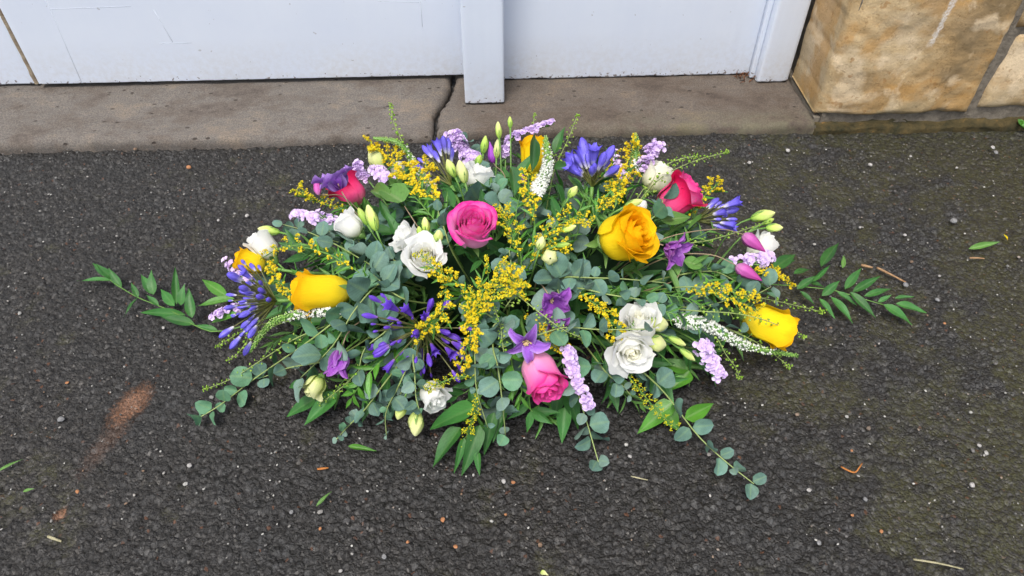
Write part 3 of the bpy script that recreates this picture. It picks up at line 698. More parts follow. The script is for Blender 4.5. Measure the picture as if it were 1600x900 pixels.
def rose_head(t, O, A, H, R, mat, seed, n=22, open_=.35, wav=.02, reflex=.10, sepal='sepal', outer=None, roll=None, nout=6, inner_mat=None, close=.42, lowface=0):
    """overlapping petals wound round a centre; O base, A axis, H height, R radius (world)"""
    r = random.Random(seed); F = frame(A); ph = r.uniform(0, 6.28) if roll is None else roll
    R0 = R; R = R/(1+.55*open_+reflex*.9)
    for i in range(n):
        f = i/(n-1); phi = ph+i*2.3999+r.uniform(-.15, .15); w = 1.5-.42*f+r.uniform(-.12, .12)
        if f < .12: w = 2.3
        Rtop = R*(.05+.90*f**.9)*r.uniform(.97, 1.03); Rb = max(Rtop, R*(.35+.62*f))*(1.0 if f > .5 else .9)
        Hi = H*(.965-.04*f**2-.05*f**5)*r.uniform(.975, 1.02)
        fl = open_*f**1.6*r.uniform(.7, 1.3); rf = reflex*f**2.2*r.uniform(.4, 1.6)+.012
        p1, p2, p3 = r.uniform(0, 6), r.uniform(0, 6), r.uniform(0, 6); tipn = r.uniform(.0, .07)*f
        wv = wav*(.25+.75*f); lean = r.uniform(-.05, .06)*f; spi = .11*(1-.25*f)
        def fn(s, tt):
            q = max(0, (tt-.5)/.5); q2 = q*q*(3-2*q)
            base = math.sin(math.pi/2*min(1, tt/.44))**.60
            rr = base*(Rb*(1-q2)+Rtop*q2)+R*fl*q**2.2
            out = (.38+.62*math.sin(math.pi/2*min(1, tt/.45)))
            ang = phi+s*w*out*(1-.10*q**3)
            rr *= 1+spi*s+.015*math.sin(3*s+p1)
            z = Hi*tt*(1-.17*abs(s)**2.4*tt)+Hi*tipn*q**2*max(0, 1-2.5*abs(s))
            edge = q**3
            z += Hi*wv*edge*math.sin(5*s+p2)+Hi*wv*.5*edge*math.sin(11*s+p1)-R*rf*q**4*1.0
            rr += R*rf*q**4*1.6+R*wv*edge*math.sin(7*s+p3)*1.3+R*.012*math.sin(9*s+p2+tt*4)*tt
            rr += lean*R*tt
            return (rr*math.cos(ang), rr*math.sin(ang), z)
        mb = petal_grid(fn, 13, 13)
        V = xf(mb.v[0], F)+np.array(O); mb.v[0] = V
        mm = mat
        if outer and i >= n-nout: mm = outer
        if inner_mat and f < .3: mm = inner_mat
        world_part('petal', mb, M[mm], t)
    # calyx
    mb = MB(); mb.lathe([(R*.12, -H*.16), (R*.22, -H*.12), (R*.30, -H*.05), (R*.38, 0), (R*.42, H*.035), (R*.1, H*.05)], 10); mb.v[0] = xf(mb.v[0], F)+np.array(O)
    world_part('calyx', mb, M[sepal], t)
    for k in range(5):
        a = k*2*math.pi/5+r.uniform(-.2, .2); sp = r.uniform(.35, 1.2)
        d = F @ Vector((math.cos(a), math.sin(a), 0)); b = O+d*R*.3; tip = O+d*R*(.7+.5*sp)+A*H*(.35-.32*sp)
        blade(t, 'sepal', RUS[k % 4], b, tip, R*.34, A*.5+d*.7, M[sepal])

NEAR = []
def rose(label, px, py, lift, theta, tilt, Lpx, Wpx, mat, seed, name, group=None, **kw):
    C = at((px, py, lift)); A = facing(theta, tilt); k = mpp(C); H, R = Lpx*k, Wpx*.5*k
    O = C-A*H*.5; NEAR.append((C, label))
    t = thing(name, label, 'rose', foam_pt(O), group)
    add_stem(t, O-A*H*.12, A, .003, .0028)
    rose_head(t, O, A, H, R, mat, seed, **kw); return t

def bud(parent, O, A, L, W, mat, seed=0, sep=True, name='bud'):
    """a furled spindle bud with narrow sepals"""
    F = frame(A); mb = MB()
    pr = [(.30, 0), (.62, .1), (.9, .28), (1.0, .45), (.92, .62), (.66, .80), (.36, .93), (.12, 1.0)]
    mb.lathe([(r*W*.5, z*L) for r, z in pr], 15, None, 1.6, .13, 5); mb.v[0] = xf(mb.v[0], F)+np.array(O)
    o = world_part(name, mb, M[mat], parent)
    if sep:
        r = random.Random(seed)
        for k in range(4):
            a = k*1.57+r.uniform(-.3, .3); d = F @ Vector((math.cos(a), math.sin(a), 0))
            blade(o if o.parent is None or o.parent.parent is None else parent, 'sepal', RUS[k], O+d*W*.2, O+d*W*.62+A*L*.55, W*.22, d, M['sepal'])
    return o
def lisianthus(label, blooms, buds, seed, mat='white', group=None, name='white_lisianthus'):
    """blooms: (px,py,lift,theta,tilt,len,width,npetals,open); buds: (px,py,lift,theta,tilt,len,width,mat)"""
    r = random.Random(seed); first = blooms[0] if blooms else buds[0]
    C0 = at(first[:3]); t = thing(name, label, 'flower', foam_pt(C0), group); node = None
    for k, b in enumerate(blooms):
        C = at(b[:3]); A = facing(b[3], b[4]); m = mpp(C); H, R = b[5]*m, b[6]*.5*m; O = C-A*H*.5
        if node is None:
            node = O-A*H*.1-A*.03; add_stem(t, O-A*H*.1, A, .0018, .0016)
        else:
            mb = MB(); mb.tube(bez(foam_pt(O), foam_pt(O).lerp(O, .5), O-A*.05, O-A*H*.1, 9), .0015, 6); world_part('stem', mb, M['stem'], t)
        rose_head(t, O, A, H, R, b[9] if len(b) > 9 else mat, seed*7+k, n=b[7], open_=b[8], wav=.055 if b[8] > .3 else .016, reflex=.06 if b[8] > .3 else .03, inner_mat='ivory' if b[7] >= 14 else None)
    for k, b in enumerate(buds):
        C = at(b[:3]); A = facing(b[3], b[4]); m = mpp(C); L, W = b[5]*m, b[6]*m; O = C-A*L*.5
        bud(t, O, A, L, W, b[7], seed+k)
        mb = MB(); f = foam_pt(O) if node is None else node.lerp(foam_pt(O), .45)
        mb.tube(bez(f, f.lerp(O, .4), O-A*min(.05, (O-f).length*.5), O, 9), [.0013]*8+[.0019], 6); world_part('stalk', mb, M['stem'], t)
    return t

# ---- agapanthus: an umbel of stalked florets
def floret_mesh(name, flare, seed):
    mb = MB(); n = 18
    pr = [(.07, 0), (.10, .08), (.13, .22), (.19, .45), (.215, .62), (.17, .82), (.06, .98), (.01, 1.0)] if not flare else [(.06, 0), (.10, .1), (.13, .28), (.17, .5), (.22, .72), (.27, .90), (.30, .97)]
    mb.lathe(pr, n, None, .25, .16, 6)
    if flare:
        P = mb.v[0].reshape(len(pr), n, 3)
        for j in range(n):
            c = .5+.5*math.cos(6*2*math.pi*j/n); P[-1, j, 2] += .16*c-.10; P[-1, j, :2] *= .9+.35*c; P[-2, j, 2] += .03*c
    return mb.mesh(name)
FLO = [floret_mesh('floret', False, 0), floret_mesh('open_floret', True, 1)]
for me in FLO: me['wid'] = 1.0
def agapanthus(label, px, py, lift, theta, tilt, rad, n, spread, fl, seed, mat='agap', openp=.15, flat=1.0, group=None, jit=.25):
    """centre of the umbel at px,py; rad = stalk length, fl = floret length (photo px)"""
    r = random.Random(seed); C = at((px, py, lift)); A = facing(theta, tilt); m = mpp(C); F = frame(A)
    t = thing('agapanthus', label, 'agapanthus', foam_pt(C), group); add_stem(t, C, A, .004, .0032, k=.05)
    for i in range(n):
        c = 1-(1-math.cos(math.radians(spread)))*((i+.5)/n); s = math.sqrt(max(0, 1-c*c)); a = i*2.39996+r.uniform(-.3, .3)
        d = (F @ Vector((s*math.cos(a), s*math.sin(a)*flat, c))+Vector((r.gauss(0, 1), r.gauss(0, 1), r.gauss(0, 1)))*.13).normalized()
        l = rad*m*r.uniform(1-jit, 1.08); L = fl*m*r.choice([.35, .5, .7, .9, 1, 1.15]); e = C+d*l
        mid = C+d*l*.5+Vector((r.uniform(-1, 1), r.uniform(-1, 1), r.uniform(-1, 1)))*.0025
        if e.z < .01: continue
        mb = MB(); mb.tube([C, mid, e], [.0010, .0009, .0011], 5, cap=False); world_part('pedicel', mb, M['dstem'], t)
        op = r.random() < openp and L > .8*fl*m; d2 = (d+Vector((0, 0, -.12))).normalized()
        nrm = frame(d2) @ Vector((1, 0, 0)); W = L*(.80 if not op else .92)*(1.25 if L < .6*fl*m else 1)
        blade_lathe(t, 'floret', FLO[1 if op else 0], e, d2, L, W, M[mat], r.uniform(0, 6))
    return t
def blade_lathe(parent, name, me, base, axis, L, W, mat, roll=0):
    F = frame(axis) @ Matrix.Rotation(roll, 3, 'Z'); r = parent; o0 = Vector((0, 0, 0))
    while r is not None: o0 = o0+r.location; r = r.parent
    Mx = (F @ Matrix.Diagonal((W, W, L))).to_4x4(); Mx.translation = base-o0
    return blade_obj(name, me, mat, parent, Mx)

# ---- eucalyptus, ruscus and other leafy stems
def path_of(pts, root=True, n=16):
    P = [at(q) for q in pts]
    if root:
        f = foam_pt(P[0]); d = (P[1]-P[0]).normalized(); P = [f, f.lerp(P[0], .55)-d*.01]+P
    return P
def along(C, u):
    x = u*(len(C)-1); i = min(int(x), len(C)-2); return C[i].lerp(C[i+1], x-i), (C[min(i+1, len(C)-1)]-C[max(i-1, 0)]).normalized()
def eucalyptus(label, P, s0, s1, pairs, seed, u0=.25, group=None, mat=None, rs=.0016, face=.75, name='eucalyptus_stem'):
    r = random.Random(seed); C = curve(P, 26); t = thing(name, label, 'eucalyptus', P[0], group)
    mb = MB(); mb.tube(C, list(np.linspace(rs, rs*.45, 26)), 6); world_part('stem', mb, M['estem'], t)
    a0 = r.uniform(0, 3)
    for k in range(pairs):
        u = u0+(1-u0)*(k+.4)/(pairs); 
        if k == pairs-1: u = .985
        p, d = along(C, u); m = mpp(p); F = frame(d); s = (s0+(s1-s0)*(k/(max(1, pairs-1))))*m
        for side in (0, 1):
            a = a0+k*math.pi/2+side*math.pi+r.uniform(-.35, .35); w = F @ Vector((math.cos(a), math.sin(a), 0))
            sz = s*r.choice([.66, .8, .92, 1.0, 1.08, 1.18]); ld = (w+d*r.uniform(.1, .7)).normalized()
            b = p+ld*sz*.10; tip = b+ld*sz
            if tip.z < .006: tip.z = .006+r.uniform(0, .01)
            nr = (Vector((0, -.35, 1))*face+d*r.uniform(.0, 1.0)+Vector((r.uniform(-1, 1), r.uniform(-1, 1), r.uniform(-.5, .5)))*.75)
            mb_m = M[mat] if mat else M[r.choice(['euc', 'euc', 'euc', 'euc2', 'euc3'])]
            blade(t, 'leaf', EUC[r.randrange(7)], b, tip, sz*r.uniform(.80, 1.08), nr, mb_m)
    return t
def leafstem(label, P, leaves, seed, cat='foliage', name='ruscus_stem', meshes=None, mat='rus', smat='stem', rs=.0014, auto=0, alen=60, awid=.33, u0=.3, group=None, nrm=None):
    """a stem with hand-placed leaves (base q, tip q, width px) or auto alternate leaves"""
    r = random.Random(seed); C = curve(P, 22); t = thing(name, label, cat, P[0], group); meshes = meshes or RUS
    mb = MB(); mb.tube(C, list(np.linspace(rs, rs*.5, 22)), 5); world_part('stem', mb, M[smat], t)
    for i, (b, e, w) in enumerate(leaves):
        B, E = at(b), at(e); m = mpp(B); up = nrm if nrm else Vector((0, -.25, 1))
        if E.z < .005: E.z = .005
        nr = up+Vector((r.uniform(-1, 1), r.uniform(-1, 1), 0))*.3
        blade(t, 'leaf', meshes[i % len(meshes)], B, E, w*m, nr, M[mat])
    for k in range(auto):
        u = u0+(1-u0)*(k+.5)/auto; p, d = along(C, u); m = mpp(p); o = dome_out(p); sd = d.cross(o).normalized()*(1 if k % 2 else -1)
        ld = (d*r.uniform(.5, 1.1)+sd*r.uniform(.5, 1)+o*r.uniform(-.2, .4)).normalized() if k < auto-1 else d
        L = alen*m*r.uniform(.75, 1.15)*(1-.35*k/auto); tip = p+ld*L
        if tip.z < .006: tip.z = .006
        blade(t, 'leaf', meshes[r.randrange(len(meshes))], p, tip, L*awid*r.uniform(.85, 1.2), o*.8+Vector((r.uniform(-1, 1), r.uniform(-1, 1), r.uniform(0, 1)))*.5, M[mat])
    return t

# ---- goldenrod
def star_template(n=6, r=1.0, up=.35):
    v = [(0, 0, 0)]; f = []
    for k in range(n):
        a = 2*math.pi*k/n; da = math.pi/n*.8
        v += [(r*.45*math.cos(a-da), r*.45*math.sin(a-da), up*.5), (r*math.cos(a), r*math.sin(a), up), (r*.45*math.cos(a+da), r*.45*math.sin(a+da), up*.5)]
        b = 1+3*k; f += [(0, b, b+1), (0, b+1, b+2)]
    return v, f
def ico_template(sz=1.0, zs=1.0):
    p = (1+5**.5)/2; v = [(-1, p, 0), (1, p, 0), (-1, -p, 0), (1, -p, 0), (0, -1, p), (0, 1, p), (0, -1, -p), (0, 1, -p), (p, 0, -1), (p, 0, 1), (-p, 0, -1), (-p, 0, 1)]
    f = [(0, 11, 5), (0, 5, 1), (0, 1, 7), (0, 7, 10), (0, 10, 11), (1, 5, 9), (5, 11, 4), (11, 10, 2), (10, 7, 6), (7, 1, 8), (3, 9, 4), (3, 4, 2), (3, 2, 6), (3, 6, 8), (3, 8, 9), (4, 9, 5), (2, 4, 11), (6, 2, 10), (8, 6, 7), (9, 8, 1)]
    l = math.sqrt(1+p*p); return [(a/l*sz, b/l*sz, c/l*sz*zs) for a, b, c in v], f
STAR = star_template(7, 1.0, .45); ICO = ico_template()
def rots(dirs, sizes, r):
    out = []
    for d, s in zip(dirs, sizes): out.append(np.array(frame(d) @ Matrix.Rotation(r.uniform(0, 6.3), 3, 'Z'))*s)
    return np.array(out)
def goldenrod(label, pts, width, seed, green=.25, dens=1.0, group=None, size=3.4, u0=.38, nb=None, leafy_=True, tipgreen=0):
    r = random.Random(seed); P = path_of(pts); C = curve(P, 30); t = thing('goldenrod_stem', label, 'goldenrod', P[0], group)
    mb = MB(); mb.tube(C, list(np.linspace(.0017, .0007, 30)), 5); world_part('stem', mb, M['stem'], t)
    L = sum((C[i+1]-C[i]).length for i in range(29))*(1-u0); m = mpp(C[-1])
    nb = nb or max(5, int(L/(9*m)))
    size = size*.68; nb = int(nb*1.1)
    for k in range(nb):
        u = u0+(1-u0)*(k+.6)/nb; p, d = along(C, u); o = (dome_out(p)+Vector((0, -.2, .3))).normalized()
        sd = d.cross(o).normalized()*(1 if k % 2 else -1); tap = math.sin(math.pi*min(1, .25+.75*(1-(k+.5)/nb)))**.6 if k < nb-1 else .5
        bl_ = width*m*.56*r.uniform(.55, 1.25)*tap
        e = p+(sd*r.uniform(.4, 1)+d*r.uniform(.3, 1.0)+o*r.uniform(-.1, .8)).normalized()*bl_
        mid = p.lerp(e, .55)+o*bl_*.18; bc = curve([p, mid, e], 8)
        b2 = MB(); b2.tube(bc, list(np.linspace(.0006, .0003, 8)), 4, cap=False)
        nf = max(5, int(dens*bl_/(size*.36*m)))
        T, D, S, G = [], [], [], []
        for q in range(nf):
            w = r.uniform(.12, 1.0)**.8; c, dd = along(bc, min(1, w)); sp = size*m*(2.3-1.2*w); c0 = c
            c = c+o*sp*r.uniform(-.2, 1.0)+dd.cross(o)*sp*r.uniform(-1, 1)+dd*sp*r.uniform(-.4, .6)
            if q % 2 == 0: b2.tube([c0, c], [.00025, .0002], 3, cap=False)
            T.append(c); D.append((o*.8+Vector((r.uniform(-1, 1), r.uniform(-1, 1), r.uniform(-.4, 1)))).normalized()); S.append(size*m*r.choice([.55, .7, .85, 1.0, 1.1])); G.append(r.random() < green*1.1+.16 or (tipgreen and u > 1-tipgreen))
        br = world_part('branchlet', b2, M['stem'], t)
        ye = [i for i in range(nf) if not G[i]]; gr = [i for i in range(nf) if G[i]]
        if ye:
            b3 = MB(); R_ = rots([D[i] for i in ye], [S[i] for i in ye], r); b3.scatter(*STAR, R_, [tuple(T[i]) for i in ye])
            R2 = rots([(D[i]+Vector((r.uniform(-1, 1), r.uniform(-1, 1), r.uniform(-1, 1)))*.5).normalized() for i in ye], [S[i]*.8 for i in ye], r); b3.scatter(*STAR, R2, [tuple(T[i]-D[i]*S[i]*.2) for i in ye])
            world_part('floret_spray', b3, M['gold'], br, kind='stuff')
            b4 = MB(); b4.scatter(*ICO, R_*.30, [tuple(T[i]+D[i]*S[i]*.12) for i in ye]); world_part('floret_centres', b4, M['goldc'], br, kind='stuff')
        if gr:
            b5 = MB(); b5.scatter(*ICO, rots([D[i] for i in gr], [S[i]*.5 for i in gr], r), [tuple(T[i]) for i in gr]); world_part('bud_spray', b5, M['goldg'], br, kind='stuff')
    if leafy_:
        for k in range(9):
            p, d = along(C, u0*.75+(.92-u0*.75)*k/9); o = dome_out(p); sd = d.cross(o).normalized()*(1 if k % 2 else -1); l = r.uniform(16, 34)*m
            blade(t, 'leaf', RUS[k % 4], p, p+(d+sd*.8+o*r.uniform(-.5, .2)).normalized()*l, l*.19, o, M['rusbright'])
    return t
# ---- statice: papery frilled florets in one-sided clumps
def frill_template():
    v = [(0, 0, -.55)]; f = []; n = 10
    for k in range(n):
        a = 2*math.pi*k/n; v.append((.45*math.cos(a), .45*math.sin(a), .0))
    for k in range(n):
        a = 2*math.pi*(k+.5)/n; rr = 1.0 if k % 2 else .84; v.append((rr*math.cos(a), rr*math.sin(a), .22 if k % 2 else .42))
    for k in range(n):
        j = (k+1) % n; f += [(0, 1+k, 1+j), (1+k, 1+n+k, 1+j), (1+j, 1+n+k, 1+n+j)]
    return v, f
FRILL = frill_template()
def statice(label, pts, width, seed, nclump=4, per=26, group=None, size=5.2, oneside=None):
    r = random.Random(seed); P = path_of(pts); C = curve(P, 24); t = thing('statice_stem', label, 'statice', P[0], group)
    mb = MB(); mb.tube(C, list(np.linspace(.0018, .0010, 24)), 5); world_part('stem', mb, M['stem'], t)
    q0, q1 = at(pts[0]), at(pts[-1]); nseg = len(P)-1; u_a = (2)/nseg
    for k in range(nclump):
        u = u_a+(1-u_a)*(k+.5)/nclump; p, d = along(C, u); m = mpp(p); o = (dome_out(p)*.5-FWD*.6+Vector((0, 0, .5))).normalized()
        if oneside: o = (facing(*oneside)*1.3+o*.5).normalized()
        T, D, S = [], [], []; hl = (q1-q0).length*.5/nclump*1.25
        for i in range(per):
            a = r.gauss(0, .55); v = r.uniform(-1, 1); side = d.cross(o).normalized()
            dd = (o*math.cos(a)+side*math.sin(a)+d*v*.35+Vector((r.uniform(-1, 1), r.uniform(-1, 1), r.uniform(-1, 1)))*.25).normalized()
            T.append(tuple(p+d*v*hl+(o*math.cos(a)*.7+side*math.sin(a))*width*.5*m*r.uniform(.75, 1.0))); D.append(dd); S.append(size*m*r.uniform(.75, 1.1))
        b = MB(); b.scatter(*FRILL, rots(D, S, r), T); cl = world_part('floret_clump', b, M['lilac'], t, kind='stuff')
        g = MB()
        for i in range(0, per, 3): g.tube([p+d*r.uniform(-.5, .5)*hl-o*.002, Vector(T[i])-D[i]*S[i]*.5], [.0011, .0013], 4, cap=False)
        world_part('bract', g, M['stem'], cl, kind='stuff')
    return t
# ---- veronica spikes
def cross_template():
    v = [(0, 0, 0)]; f = []
    for k in range(4):
        a = math.pi/2*k; v += [(.55*math.cos(a-.5), .55*math.sin(a-.5), .25), (math.cos(a), math.sin(a), .45), (.55*math.cos(a+.5), .55*math.sin(a+.5), .25)]; b = 1+3*k; f += [(0, b, b+1), (0, b+1, b+2)]
    return v, f
CROSS = cross_template()
def veronica(label, pts, w0, w1, seed, n=260, green0=.45, u0=.3, group=None):
    r = random.Random(seed); P = path_of(pts); C = curve(P, 40); t = thing('veronica_spike', label, 'veronica', P[0], group)
    rad = [mpp(p)*(w0+(w1-w0)*max(0, (i/39-u0)/(1-u0)))*.5 for i, p in enumerate(C)]
    mb = MB(); mb.tube(C, [.0014 if i/39 < u0-.02 else max(.0012, rad[i]*.55) for i in range(40)], 7); world_part('stem', mb, M['stem'], t)
    W, Gn = ([], [], []), ([], [], [])
    for k in range(n):
        v = (k+r.random()*.8)/n; u = u0+(1-u0)*v; p, d = along(C, u); a = k*2.39996+r.uniform(-.5, .5); F = frame(d); rr = rad[min(39, int(u*39))]*(1-.45*max(0, v-.85)/.15)
        o = F @ Vector((math.cos(a), math.sin(a), 0)); dd = (o+d*(.2+.8*v)).normalized(); s = mpp(p)
        isg = r.random() < min(1, max(0, (v-green0)/.28))
        B = Gn if isg else W; B[0].append(tuple(p+o*rr*r.uniform(.6, .95))); B[1].append(dd); B[2].append(s*(2.3 if isg else 3.5)*(1-.4*v)*r.uniform(.8, 1.15)*w0/20)
    if W[0]:
        b = MB(); b.scatter(*CROSS, rots(W[1], [x*1.15 for x in W[2]], r), W[0]); b.scatter(*ICO, rots(W[1], [x*.55 for x in W[2]], r), W[0]); world_part('flower_spike', b, M['verw'], t, kind='stuff')
    if Gn[0]:
        b = MB(); b.scatter(*ico_template(.62, 1.5), rots(Gn[1], Gn[2], r), Gn[0]); world_part('bud_tip', b, M['verg'], t, kind='stuff')
    return t
# ---- thlaspi: thin stems with little round pods
def thlaspi(label, pts, width, seed, n=34, u0=.4, group=None, size=3.0):
    r = random.Random(seed); P = path_of(pts); C = curve(P, 30); t = thing('pennycress_stem', label, 'pennycress', P[0], group)
    mb = MB(); mb.tube(C, list(np.linspace(.0012, .0006, 30)), 5); world_part('stem', mb, M['estem'], t)
    pod, pe = MB(), MB(); T, D, S = [], [], []
    for k in range(n):
        v = k/(n-1); u = u0+(1-u0)*v; p, d = along(C, u); F = frame(d); a = k*2.39996; m = mpp(p)
        o = F @ Vector((math.cos(a), math.sin(a), 0)); l = width*.5*m*(1.05-.75*v)*r.uniform(.7, 1.1); e = p+(o+d*.55).normalized()*l
        pe.tube([p, e], [.00035, .0003], 3, cap=False); T.append(tuple(e)); D.append((o+d+Vector((r.uniform(-1, 1), r.uniform(-1, 1), r.uniform(-1, 1)))*.6).normalized()); S.append(size*m*r.uniform(.7, 1.1)*(1-.35*v))
    for i in range(int(n*.35)):
        p, d = along(C, 1.0); T.append(tuple(p+Vector((r.gauss(0, 1), r.gauss(0, 1), r.gauss(0, 1)))*2.4*mpp(p))); D.append(d); S.append(1.7*mpp(p))
    pod.scatter(*ico_template(1.0, .45), rots(D, S, r), T)
    world_part('pod_cluster', pod, M['pod'], t, kind='stuff'); world_part('pod_stalks', pe, M['estem'], t, kind='stuff')
    return t
# ---- clematis
def clematis(label, px, py, lift, theta, tilt, L, W, openang, seed, mat='purple', npet=4, recurve=.5, group=None, stam=True, twist=.3, leaf=None):
    r = random.Random(seed); C = at((px, py, lift)); A = facing(theta, tilt); m = mpp(C); F = frame(A); O = C
    t = thing('clematis_flower', label, 'clematis', foam_pt(O), group); add_stem(t, O-A*.004, A, .0012, .0010, 'bstem')
    a0 = r.uniform(0, 6)
    for k in range(npet):
        a = a0+k*2*math.pi/npet+r.uniform(-.15, .15); op = math.radians(openang)*r.uniform(.85, 1.15); l = L*m*r.uniform(.9, 1.1); w = W*m*.5*r.uniform(.9, 1.1); tw = r.uniform(-1, 1)*twist; p1 = r.uniform(0, 6); rc = recurve*r.uniform(.6, 1.4)
        def fn(s, tt):
            hw = w*(math.sin(math.pi*min(.985, .10+.9*tt)**.8)**.75)
            ang = op*(1-.35*(1-tt))+rc*tt**2*1.6
            # integrate along a bending midrib
            n = 8; x = z = 0
            for q in range(n):
                tq = tt*(q+.5)/n; aq = op*(.45+.55*min(1, tq*2.2))+rc*tq**2*2.0; x += math.sin(aq)*l*tt/n; z += math.cos(aq)*l*tt/n
            y = s*hw; cu = .30*hw*s*s+.30*hw*math.sin(9*tt*2+p1+s*2)*s*s*tt+.20*hw*math.cos(s*7)*tt
            x2 = x+cu*math.cos(ang)*-1; z2 = z+cu*math.sin(ang)
            y2 = y*math.cos(tw*tt)-0*z; z2 += y*math.sin(tw*tt)
            return (x2*math.cos(a)-y2*math.sin(a), x2*math.sin(a)+y2*math.cos(a), z2)
        mb = petal_grid(fn, 9, 12); mb.v[0] = xf(mb.v[0], F)+np.array(O); world_part('petal', mb, M[mat], t)
    if stam:
        mb = MB(); s_l = L*m*.30
        for k in range(26):
            a, b = r.uniform(0, 6.28), r.uniform(0, .75); d = F @ Vector((math.sin(b)*math.cos(a), math.sin(b)*math.sin(a), math.cos(b))); mb.tube([O+d*s_l*.2, O+d*s_l*r.uniform(.8, 1.1)], [.0005, .0008], 4)
        world_part('stamens', mb, M['stamen'], t, kind='stuff')
    return t
def clematis_bud(label, pts, px, py, lift, theta, tilt, L, W, seed, group=None, mat='magenta'):
    C = at((px, py, lift)); A = facing(theta, tilt); m = mpp(C); O = C-A*L*m*.5
    P = path_of(pts)+[O]; t = thing('clematis_bud', label, 'clematis', P[0], group)
    mb = MB(); mb.tube(curve(P, 26), .0009, 5); world_part('stem', mb, M['bstem'], t)
    F = frame(A); b = MB(); pr = [(.25, 0), (.62, .06), (.95, .2), (1, .33), (.86, .5), (.6, .68), (.34, .84), (.12, .97), (.04, 1.0)]
    b.lathe([(r*W*m*.5, z*L*m) for r, z in pr], 24, None, .2, .10, 8); b.v[0] = xf(b.v[0], F)+np.array(O); world_part('bud', b, M[mat], t); return t

# ------------------------------------------------------------------ the arrangement: tray, foam, then every stem
def base():
    t = thing('foam_tray', 'dark green foam block in a plastic tray under the flowers', 'tray', (DC.x, DC.y, 0))
    mb = MB(); prof = []
    def rr(a, x, y): 
        n = 5.0; c, s = math.cos(a), math.sin(a); k = (abs(c/x)**n+abs(s/y)**n)**(-1/n); return (k*c, k*s)
    def loft(rows):
        P = np.array([[(*rr(2*math.pi*k/40, x, y), z) for k in range(40)] for x, y, z in rows]); b = MB(); b.grid(P, wrap=True); b.f.append(tuple(range(40))[::-1]); b.f.append(tuple((len(rows)-1)*40+k for k in range(40))); return b
    obj('tray', loft([(.30, .075, .002), (.325, .095, .004), (.335, .105, .03), (.340, .11, .032), (.335, .105, .034), (.318, .09, .012)]), M['tray'], t)
    obj('foam', loft([(.31, .085, .013), (.31, .085, .075), (.30, .078, .095), (.27, .06, .11), (.2, .03, .118)]), M['foam'], t)
base()

GY = 'yellow roses in the arrangement'; GP = 'pink roses in the arrangement'
# label, px, py, lift, theta, tilt, length, width, material, seed
rose('large open yellow rose turned towards the crimson-pink rose', 975, 369, .03, 14, 44, 86, 92, 'yellow', 6, 'yellow_rose', GY, n=24, open_=.20, reflex=.10)
rose('yellow rose lying on its side above the white veronica spike', 503, 456, .035, 181, 6, 98, 68, 'yellow', 9, 'yellow_rose', GY, n=22, open_=.12, reflex=.10, close=.3)
rose('yellow rose half hidden by goldenrod above the long veronica spike', 1200, 507, .02, -22, 4, 88, 66, 'yellow', 12, 'yellow_rose', GY, n=20, open_=.12, reflex=.08, close=.3)
rose('upright yellow rose with a glossy leaf across it', 833, 243, .0, 92, 4, 64, 48, 'yellow', 15, 'yellow_rose', GY, n=16, open_=.10, reflex=.06)
rose('small orange-yellow rose peeping out behind the blue agapanthus', 392, 410, .0, 165, 10, 52, 42, 'yellow', 18, 'yellow_rose', GY, n=14, open_=.2)
rose('open mauve-pink rose facing up above the goldenrod', 740, 357, .035, 75, 62, 74, 72, 'pink', 22, 'pink_rose', GP, n=26, open_=.22, reflex=.10, close=.35)
rose('rose-pink rose nodding below the purple star clematis', 846, 585, .03, -66, 34, 84, 68, 'coral', 25, 'pink_rose', GP, n=24, open_=.14, reflex=.08, close=.38)
rose('crimson and pink rose beside the ivory bloom', 1060, 309, .02, 38, 20, 76, 66, 'hotpink', 31, 'pink_rose', GP, n=22, open_=.25, reflex=.12, outer='hot', nout=3)
rose('crimson rose behind the violet clematis and clematis bud', 545, 298, .0, 130, 10, 60, 56, 'hot', 35, 'pink_rose', GP, n=18, open_=.3, reflex=.1)

GL = 'white lisianthus in the arrangement'
lisianthus('open cream-white lisianthus with round buds beside the mauve-pink rose', [(663, 402, .035, 70, 66, 50, 66, 22, .38), (640, 374, .012, 150, 30, 48, 50, 12, .35)], [(665, 352, .05, 95, 15, 26, 13, 'bud'), (685, 369, .05, 80, 30, 22, 15, 'bud'), (656, 362, .05, 100, 20, 18, 10, 'budgreen')], 41, 'white', GL)
lisianthus('closed white lisianthus cup with two tall lime buds', [(546, 352, .03, 140, 18, 46, 46, 9, .25)], [(581, 340, .045, 108, 5, 42, 17, 'bud'), (567, 338, .03, 118, 5, 30, 12, 'budgreen')], 43, 'white', GL)
lisianthus('pleated white lisianthus with a pale green bud over the small rose', [(411, 385, .015, 128, 10, 52, 44, 10, .2)], [(420, 360, .025, 170, 5, 34, 14, 'bud')], 47, 'white', GL)
lisianthus('white lisianthus behind the mauve-pink rose with cream-green buds before it', [(745, 277, .0, 65, 18, 46, 52, 8, .35)], [(722, 268, .035, 105, 8, 36, 17, 'cream'), (705, 263, .035, 115, 8, 30, 15, 'bud'), (757, 226, .012, 82, 0, 28, 12, 'budgreen'), (748, 250, .02, 70, 0, 18, 11, 'budgreen')], 51, 'white', GL)
lisianthus('ivory lisianthus overlaid by thin pennycress beside the crimson rose', [(1026, 277, .0, 60, 18, 52, 50, 12, .15, 'ivory')], [], 53, 'ivory', GL)
lisianthus('white lisianthus cup with three lime buds next to magenta clematis buds', [(1190, 388, .012, 52, 12, 56, 44, 9, .25)], [(1192, 337, .02, 14, 5, 38, 17, 'bud'), (1210, 356, .025, 0, 5, 26, 13, 'bud'), (1200, 346, .02, 24, 5, 20, 9, 'budgreen')], 57, 'white', GL)
